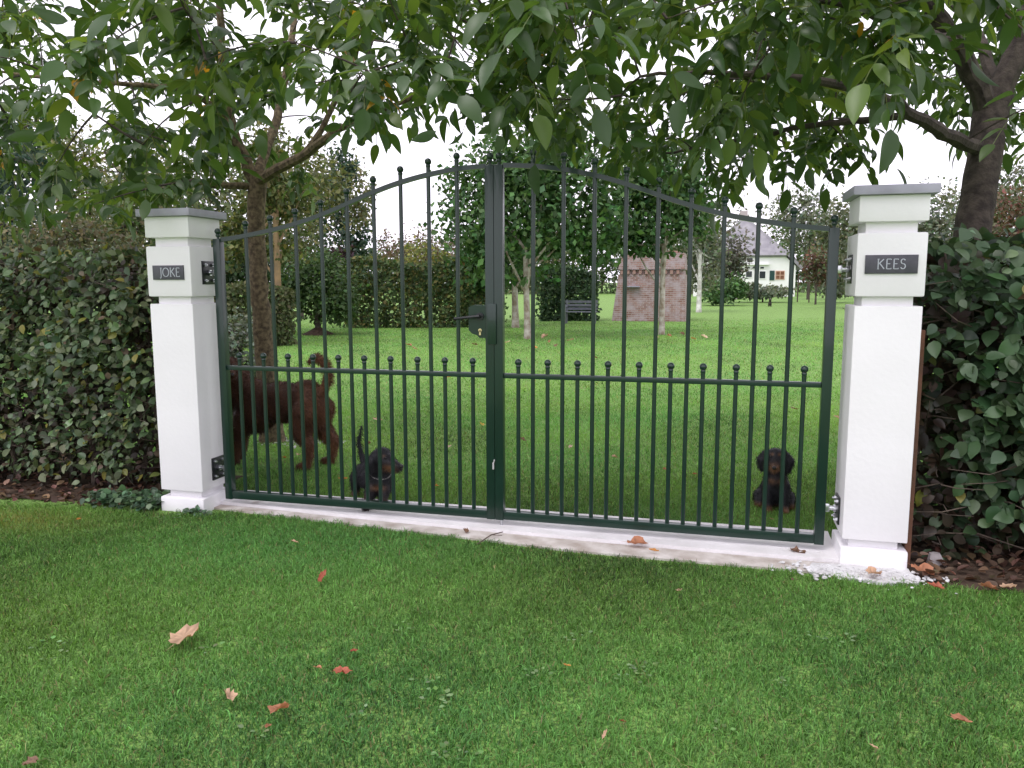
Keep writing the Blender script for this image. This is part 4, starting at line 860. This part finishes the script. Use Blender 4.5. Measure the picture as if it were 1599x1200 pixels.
# --- dachshund at the gate, looking right
BL = np.array([.013, .013, .017]); TAN = np.array([.17, .085, .042])
q = np.array([1.155, .36, 0])
bb = [((1.195, .42, .165), (.082, .115, .085)), ((1.08, .54, .165), (.095, .12, .080)), ((.965, .64, .155), (.090, .085, .088)), ((1.245, .335, .375), (.068, .066, .066)), ((1.22, .36, .20), (.075, .07, .095))]
ch = [([(1.215, .375, .22), (1.238, .345, .33)], [.074, .060]), ([(1.275, .315, .355), (1.340, .295, .330), (1.385, .285, .318)], [.056, .044, .032]),
      ([(1.210, .29, .400), (1.192, .272, .34), (1.198, .272, .275)], [.022, .038, .024]), ([(1.215, .405, .385), (1.20, .425, .33), (1.205, .425, .28)], [.020, .032, .02]),
      ([(1.165, .335, .15), (1.175, .262, .10), (1.185, .218, .062)], [.046, .034, .027]), ([(1.185, .215, .058), (1.188, .178, .054)], [.027, .023]),
      ([(1.255, .345, .15), (1.262, .31, .10), (1.262, .295, .060)], [.045, .033, .026]), ([(1.262, .29, .058), (1.265, .26, .055)], [.026, .022]),
      ([(.92, .61, .14), (.91, .60, .08), (.91, .61, .025)], [.052, .036, .026]), ([(1.02, .68, .14), (1.025, .67, .08), (1.025, .68, .025)], [.05, .035, .026]), ([(.91, .60, .022), (.91, .565, .02)], [.026, .022]), ([(1.025, .67, .022), (1.025, .635, .02)], [.026, .022]),
      ([(.94, .70, .20), (.90, .73, .28), (.885, .73, .38), (.915, .72, .50)], [.026, .019, .015, .009])]
SH = np.array([.062, -.115, 0.0]); q = q+SH
bb = [(np.array(c)+SH, r_) for c, r_ in bb]; ch = [([np.array(p_)+SH for p_ in pts], rs) for pts, rs in ch]
def near(V, c, rad): return np.exp(-(((V-np.array(c))/np.array(rad))**2).sum(1))[:, None]
def c_d1(V):
    V = V-SH
    t = np.clip(near(V, (1.325, .275, .302), (.05, .06, .030))*1.5+near(V, (1.15, .26, .08), (.03, .04, .03))+near(V, (1.262, .31, .05), (.03, .04, .04))+near(V, (1.225, .30, .16), (.05, .03, .02))+near(V, (1.285, .262, .395), (.012, .02, .01))+np.clip((.05-V[:, 2])/.03, 0, 1)[:, None]*.8, 0, 1)
    return BL*(1-t)+TAN*t
def flow_d(P): return np.tile([-.2, .45, -.6], (len(P), 1))
ex = [('nose', MB().sphere((1.414, .272, .330), .0155, 10, 7), M_nose), ('eye', MB().sphere((1.300, .266, .382), .0085, 8, 6), M_eye), ('collar', MB().tube([(1.222+.066*math.cos(a), .362+.064*math.sin(a), .245-.02*math.sin(a)*-1-.012*math.cos(a)) for a in np.linspace(0, 6.283, 22)], .0055, 6), M_collar)]
for _n, _m, _t in ex: _m.v = [tuple(np.array(p_)+SH) for p_ in _m.v]
animal('dog', 'black and tan dachshund with raised tail at the gate, looking to the right', q, bb, ch, .009, c_d1, (16000, .016, flow_d, .35, 62, lambda P: 1+1.3*(P[:, 2] > .27)*(P[:, 0] < 1.1)), ex, 5, 'small black and tan dogs behind the gate')
# --- dachshund sitting, facing the camera
q = np.array([3.925, .88, 0]); fx = 3.915
bb = [((fx, .93, .155), (.085, .10, .125)), ((fx-.005, .98, .10), (.10, .11, .09)), ((fx, .89, .215), (.078, .075, .085)), ((fx-.012, .86, .375), (.066, .066, .062))]
ch = [([(fx, .89, .25), (fx-.008, .87, .34)], [.068, .058]), ([(fx-.012, .82, .360), (fx-.020, .775, .335), (fx-.024, .745, .322)], [.046, .033, .024]),
      ([(fx-.070, .865, .405), (fx-.098, .86, .35), (fx-.092, .855, .290)], [.022, .036, .022]), ([(fx+.045, .865, .405), (fx+.078, .86, .35), (fx+.072, .855, .285)], [.022, .036, .022]),
      ([(fx-.050, .87, .17), (fx-.048, .845, .09), (fx-.046, .835, .026)], [.044, .034, .027]), ([(fx-.046, .83, .022), (fx-.05, .795, .019)], [.027, .023]),
      ([(fx+.055, .87, .17), (fx+.058, .845, .09), (fx+.060, .835, .026)], [.044, .034, .027]), ([(fx+.060, .83, .022), (fx+.066, .795, .019)], [.027, .023]),
      ([(fx-.085, .97, .07), (fx-.10, .90, .03)], [.055, .028]), ([(fx+.085, .97, .07), (fx+.10, .90, .03)], [.055, .028]), ([(fx, 1.07, .06), (fx+.05, 1.16, .03), (fx+.12, 1.20, .025)], [.028, .018, .010])]
def c_d2(V):
    t = np.clip(near(V, (fx-.024, .755, .318), (.045, .05, .030))*1.3+near(V, (fx-.02, .80, .30), (.035, .05, .025))+np.clip((.055-V[:, 2])/.03, 0, 1)[:, None]*1.0+near(V, (fx-.03, .82, .215), (.025, .03, .02))*.7+near(V, (fx+.03, .82, .215), (.025, .03, .02))*.7+near(V, (fx-.036, .80, .405), (.011, .02, .008))+near(V, (fx+.012, .80, .405), (.011, .02, .008)), 0, 1)
    return BL*(1-t)+TAN*t
ex = [('nose', MB().sphere((fx-.026, .725, .330), .0145, 10, 7), M_nose), ('eye', MB().sphere((fx-.043, .804, .388), .0085, 8, 6), M_eye), ('eye', MB().sphere((fx+.017, .804, .388), .0085, 8, 6), M_eye)]
animal('dog', 'black and tan dachshund sitting behind the gate near the right pillar, facing the camera', q, bb, ch, .009, c_d2, (16000, .015, lambda P: np.tile([0, .25, -.8], (len(P), 1)), .4, 63, None), ex, 5, 'small black and tan dogs behind the gate')
# --- small dark animal far away on the lawn
p = onZ(1202, 479); q = np.array([p[0], p[1], 0])
bb = [(q+np.array([0, 0, .20]), (.10, .20, .12)), (q+np.array([0, -.14, .40]), (.085, .085, .08))]
ch = [([q+np.array([0, -.08, .24]), q+np.array([0, -.13, .37])], [.09, .07])]+[([q+np.array([sx, sy, .18]), q+np.array([sx, sy, .03])], [.05, .04]) for sx in (-.06, .06) for sy in (-.13, .13)]+[([q+np.array([s, -.13, .45]), q+np.array([s*1.2, -.13, .52])], [.035, .012]) for s in (-.05, .05)]+[([q+np.array([0, .18, .22]), q+np.array([0.05, .30, .35])], [.03, .02])]
animal('cat', 'tiny dark cat far away on the lawn before the house', q, bb, ch, .02, lambda V: np.tile([.03, .022, .02], (len(V), 1)), None, (), 3)

# ================================================================== FALLEN LEAVES AND TWIG
def dead_leaf(seed, lobes, curl, col, stalk=True):
    r = np.random.default_rng(seed); n = 22; V = [(0, 0, 0)]; Fs = []
    for i in range(n):
        a = 2*math.pi*i/n; rr = .5*(1-.12*math.cos(a)*-1)*(1+(.13 if lobes else .04)*math.cos(a*(7 if lobes else 2)+.4)+.09*r.normal()); x = rr*math.cos(a)*(1.0 if lobes else 1.15); y_ = rr*math.sin(a)*(.62 if lobes else .45)
        V.append((x, y_*(1-.35*abs(curl)*abs(y_)), curl*(y_*y_*2.6+.25*x*x)+.055*r.normal()))
    inner = len(V)
    for i in range(n): V.append((V[1+i][0]*.55, V[1+i][1]*.55, V[1+i][2]*.30+.012*r.normal()))
    for i in range(n): j = (i+1) % n; Fs += [(0, inner+i, inner+j), (inner+i, 1+i, 1+j), (inner+i, 1+j, inner+j)]
    if stalk:
        b = len(V); V += [(-.45, .012, .02), (-.45, -.012, .02), (-.85, 0, .05)]; Fs.append((b, b+1, b+2))
    V = np.array(V); c = np.clip(np.array(col)[None]*(1+.15*r.normal(size=(len(V), 1))+.25*(np.abs(V[:, 1:2]) > .2)), .01, .9); me = fmesh('fallen_leaf', V, np.array(Fs), c, True); me.materials.append(M_dead); return me
DC = {'tan': (.46, .30, .20), 'rust': (.36, .16, .09), 'red': (.34, .10, .06), 'pale': (.55, .42, .30), 'brown': (.17, .10, .065), 'orange': (.46, .22, .06), 'yellow': (.50, .34, .06)}
DL = {}
for i, (k_, c_) in enumerate(DC.items()):
    for j in range(3): DL[k_, j] = dead_leaf(200+i*7+j, j < 2, [.55, .9, 1.3][j], c_)
def leaf(u, v, px, col, label, var=0, tilt=.35, z=.032, group='dead leaves fallen round the gate'):
    p = onZ(u, v, z); s = px/F_PX*depth(p); o = obj('fallen_leaf', DL[col, var], None); o.location = p+np.array([0, 0, .12*s]); o.scale = (s, s, s)
    o.rotation_euler = (random.uniform(-tilt, tilt), random.uniform(-tilt, tilt), random.uniform(0, 6.28)); return tag(o, label, 'leaf', group)
F1 = [(287, 1001, 58, 'tan', 'largest curled tan leaf on the front lawn, left', 0, .08), (437, 1111, 40, 'rust', 'big crumpled rust leaf near the bottom of the lawn', 0, .4), (358, 1092, 32, 'tan', 'folded tan leaf left of the big crumpled one', 1, .4),
      (504, 903, 24, 'red', 'reddish leaf standing upright on the lawn below the small dog', 2, 1.1), (533, 1052, 26, 'red', 'red-brown leaf right of the largest curled one', 0, .4), (418, 1136, 15, 'rust', 'small rust leaf just under the big crumpled leaf', 2, .5),
      (496, 1044, 13, 'rust', 'small rust leaf close beside the red-brown leaf', 0, .5), (553, 1018, 13, 'red', 'small dark red leaf above the red-brown leaf', 2, .4), (122, 813, 11, 'orange', 'small orange leaf on the lawn below the left hedge', 2, .5),
      (461, 848, 11, 'tan', 'small tan leaf in the grass below the big brown dog', 2, .9), (1060, 925, 19, 'pale', 'pale curled leaf on the lawn under the right gate leaf', 2, .5), (1498, 1127, 30, 'rust', 'long rust leaf at the lower right of the lawn', 2, .3),
      (1364, 1168, 12, 'tan', 'small tan leaf at the bottom right of the lawn', 2, .6), (944, 1150, 14, 'tan', 'small pale brown leaf at the bottom middle of the lawn', 2, .8), (973, 1128, 10, 'red', 'tiny red leaf at the bottom middle of the lawn', 2, .6),
      (885, 1041, 11, 'orange', 'tiny orange leaf in the middle of the front lawn', 2, .3), (50, 1193, 26, 'brown', 'brownish leaf in the bottom left corner', 0, .4), (1237, 907, 12, 'brown', 'small brown leaf on the lawn before the white rubble', 2, .5)]
for u, v, px, c_, lab, va, ti in F1: leaf(u, v, px, c_, lab, va, ti, .040)
for u, v, px, c_, lab, va, z in ((993, 851, 30, 'rust', 'orange-brown leaf on the concrete under the right gate leaf', 0, .03), (1022, 862, 14, 'orange', 'small orange leaf at the lawn edge by the concrete', 2, .03), (728, 831, 13, 'brown', 'small dark leaf on the mortar ledge at the gate middle', 0, .02), (1245, 866, 26, 'brown', 'dark curled leaf on the ledge beside the right pillar', 1, .02),
      (1362, 899, 30, 'tan', 'tan folded leaf on the white rubble at the pillar foot', 1, .035), (1440, 894, 34, 'rust', 'rust leaf lying between pillar foot and soil', 0, .03), (1463, 919, 22, 'red', 'reddish leaf at the edge of lawn and soil', 0, .03), (1545, 921, 26, 'rust', 'rust leaf on the soil edge at far right', 1, .03), (1573, 919, 24, 'tan', 'brown-pink leaf on the soil edge at far right', 0, .03), (400, 783, 14, 'rust', 'rust leaf on the concrete under the left gate leaf', 1, .045)):
    leaf(u, v, px, c_, lab, va, .3, z)
B1 = [(590, 657), (752, 664), (815, 688), (443, 716), (466, 712), (648, 546), (638, 540), (742, 540), (780, 545), (790, 537), (850, 528), (858, 535), (868, 541), (836, 545), (890, 533), (1025, 528), (1045, 526), (1065, 523), (1082, 530), (1100, 528), (1310, 655), (1040, 735), (575, 695), (535, 750), (700, 700), (960, 715), (1120, 600), (1240, 640), (680, 760), (890, 700), (1205, 812), (1085, 742), (930, 560), (700, 590)]
LB = {0: 'small tan leaf on the lawn behind the gate, above the raised dog tail', 2: 'small brown leaf behind the first bars right of the meeting posts', 3: 'brown leaf on the grass under the belly of the big dog', 4: 'small leaf on the grass before the hind legs of the big dog', 7: 'small leaf on the lawn just under the lock case',
      20: 'small leaf on the lawn between the right gate post and the pillar', 30: 'small leaf on the grass at the paws of the sitting dachshund', 23: 'small leaf on the grass left of the raised dog tail'}
for k in (8, 9, 10, 11, 12, 13, 14): LB[k] = 'small dead leaf in the scatter round the nearer pale plane trunk'
for k in (15, 16, 17, 18, 19): LB[k] = 'small dead leaf near the young tree in front of the brick ruin'
for i, (u, v) in enumerate(B1):
    leaf(u, v, random.uniform(9, 14), ['tan', 'rust', 'brown', 'orange', 'pale'][i % 5] if i != 1 else 'yellow', 'bright yellow leaf on the lawn just left of the meeting posts' if i == 1 else LB.get(i, 'small dead leaf scattered on the open lawn behind the gate'), i % 3, .4, .035, 'small dead leaves on the lawn behind the gate')
a, b = onZ(745, 850, .03), onZ(785, 831, .03)
tag(MB().tube([a, (a+b)/2+np.array([0, .02, .012]), b], [.003, .004, .003], 6).tube([(a+b)/2+np.array([0, .02, .012]), (a+b)/2+np.array([.06, .05, .004])], [.0025, .0015], 5).build('twig', M_twig), 'thin dark twig lying across the mortar ledge at the gate middle', 'twig')
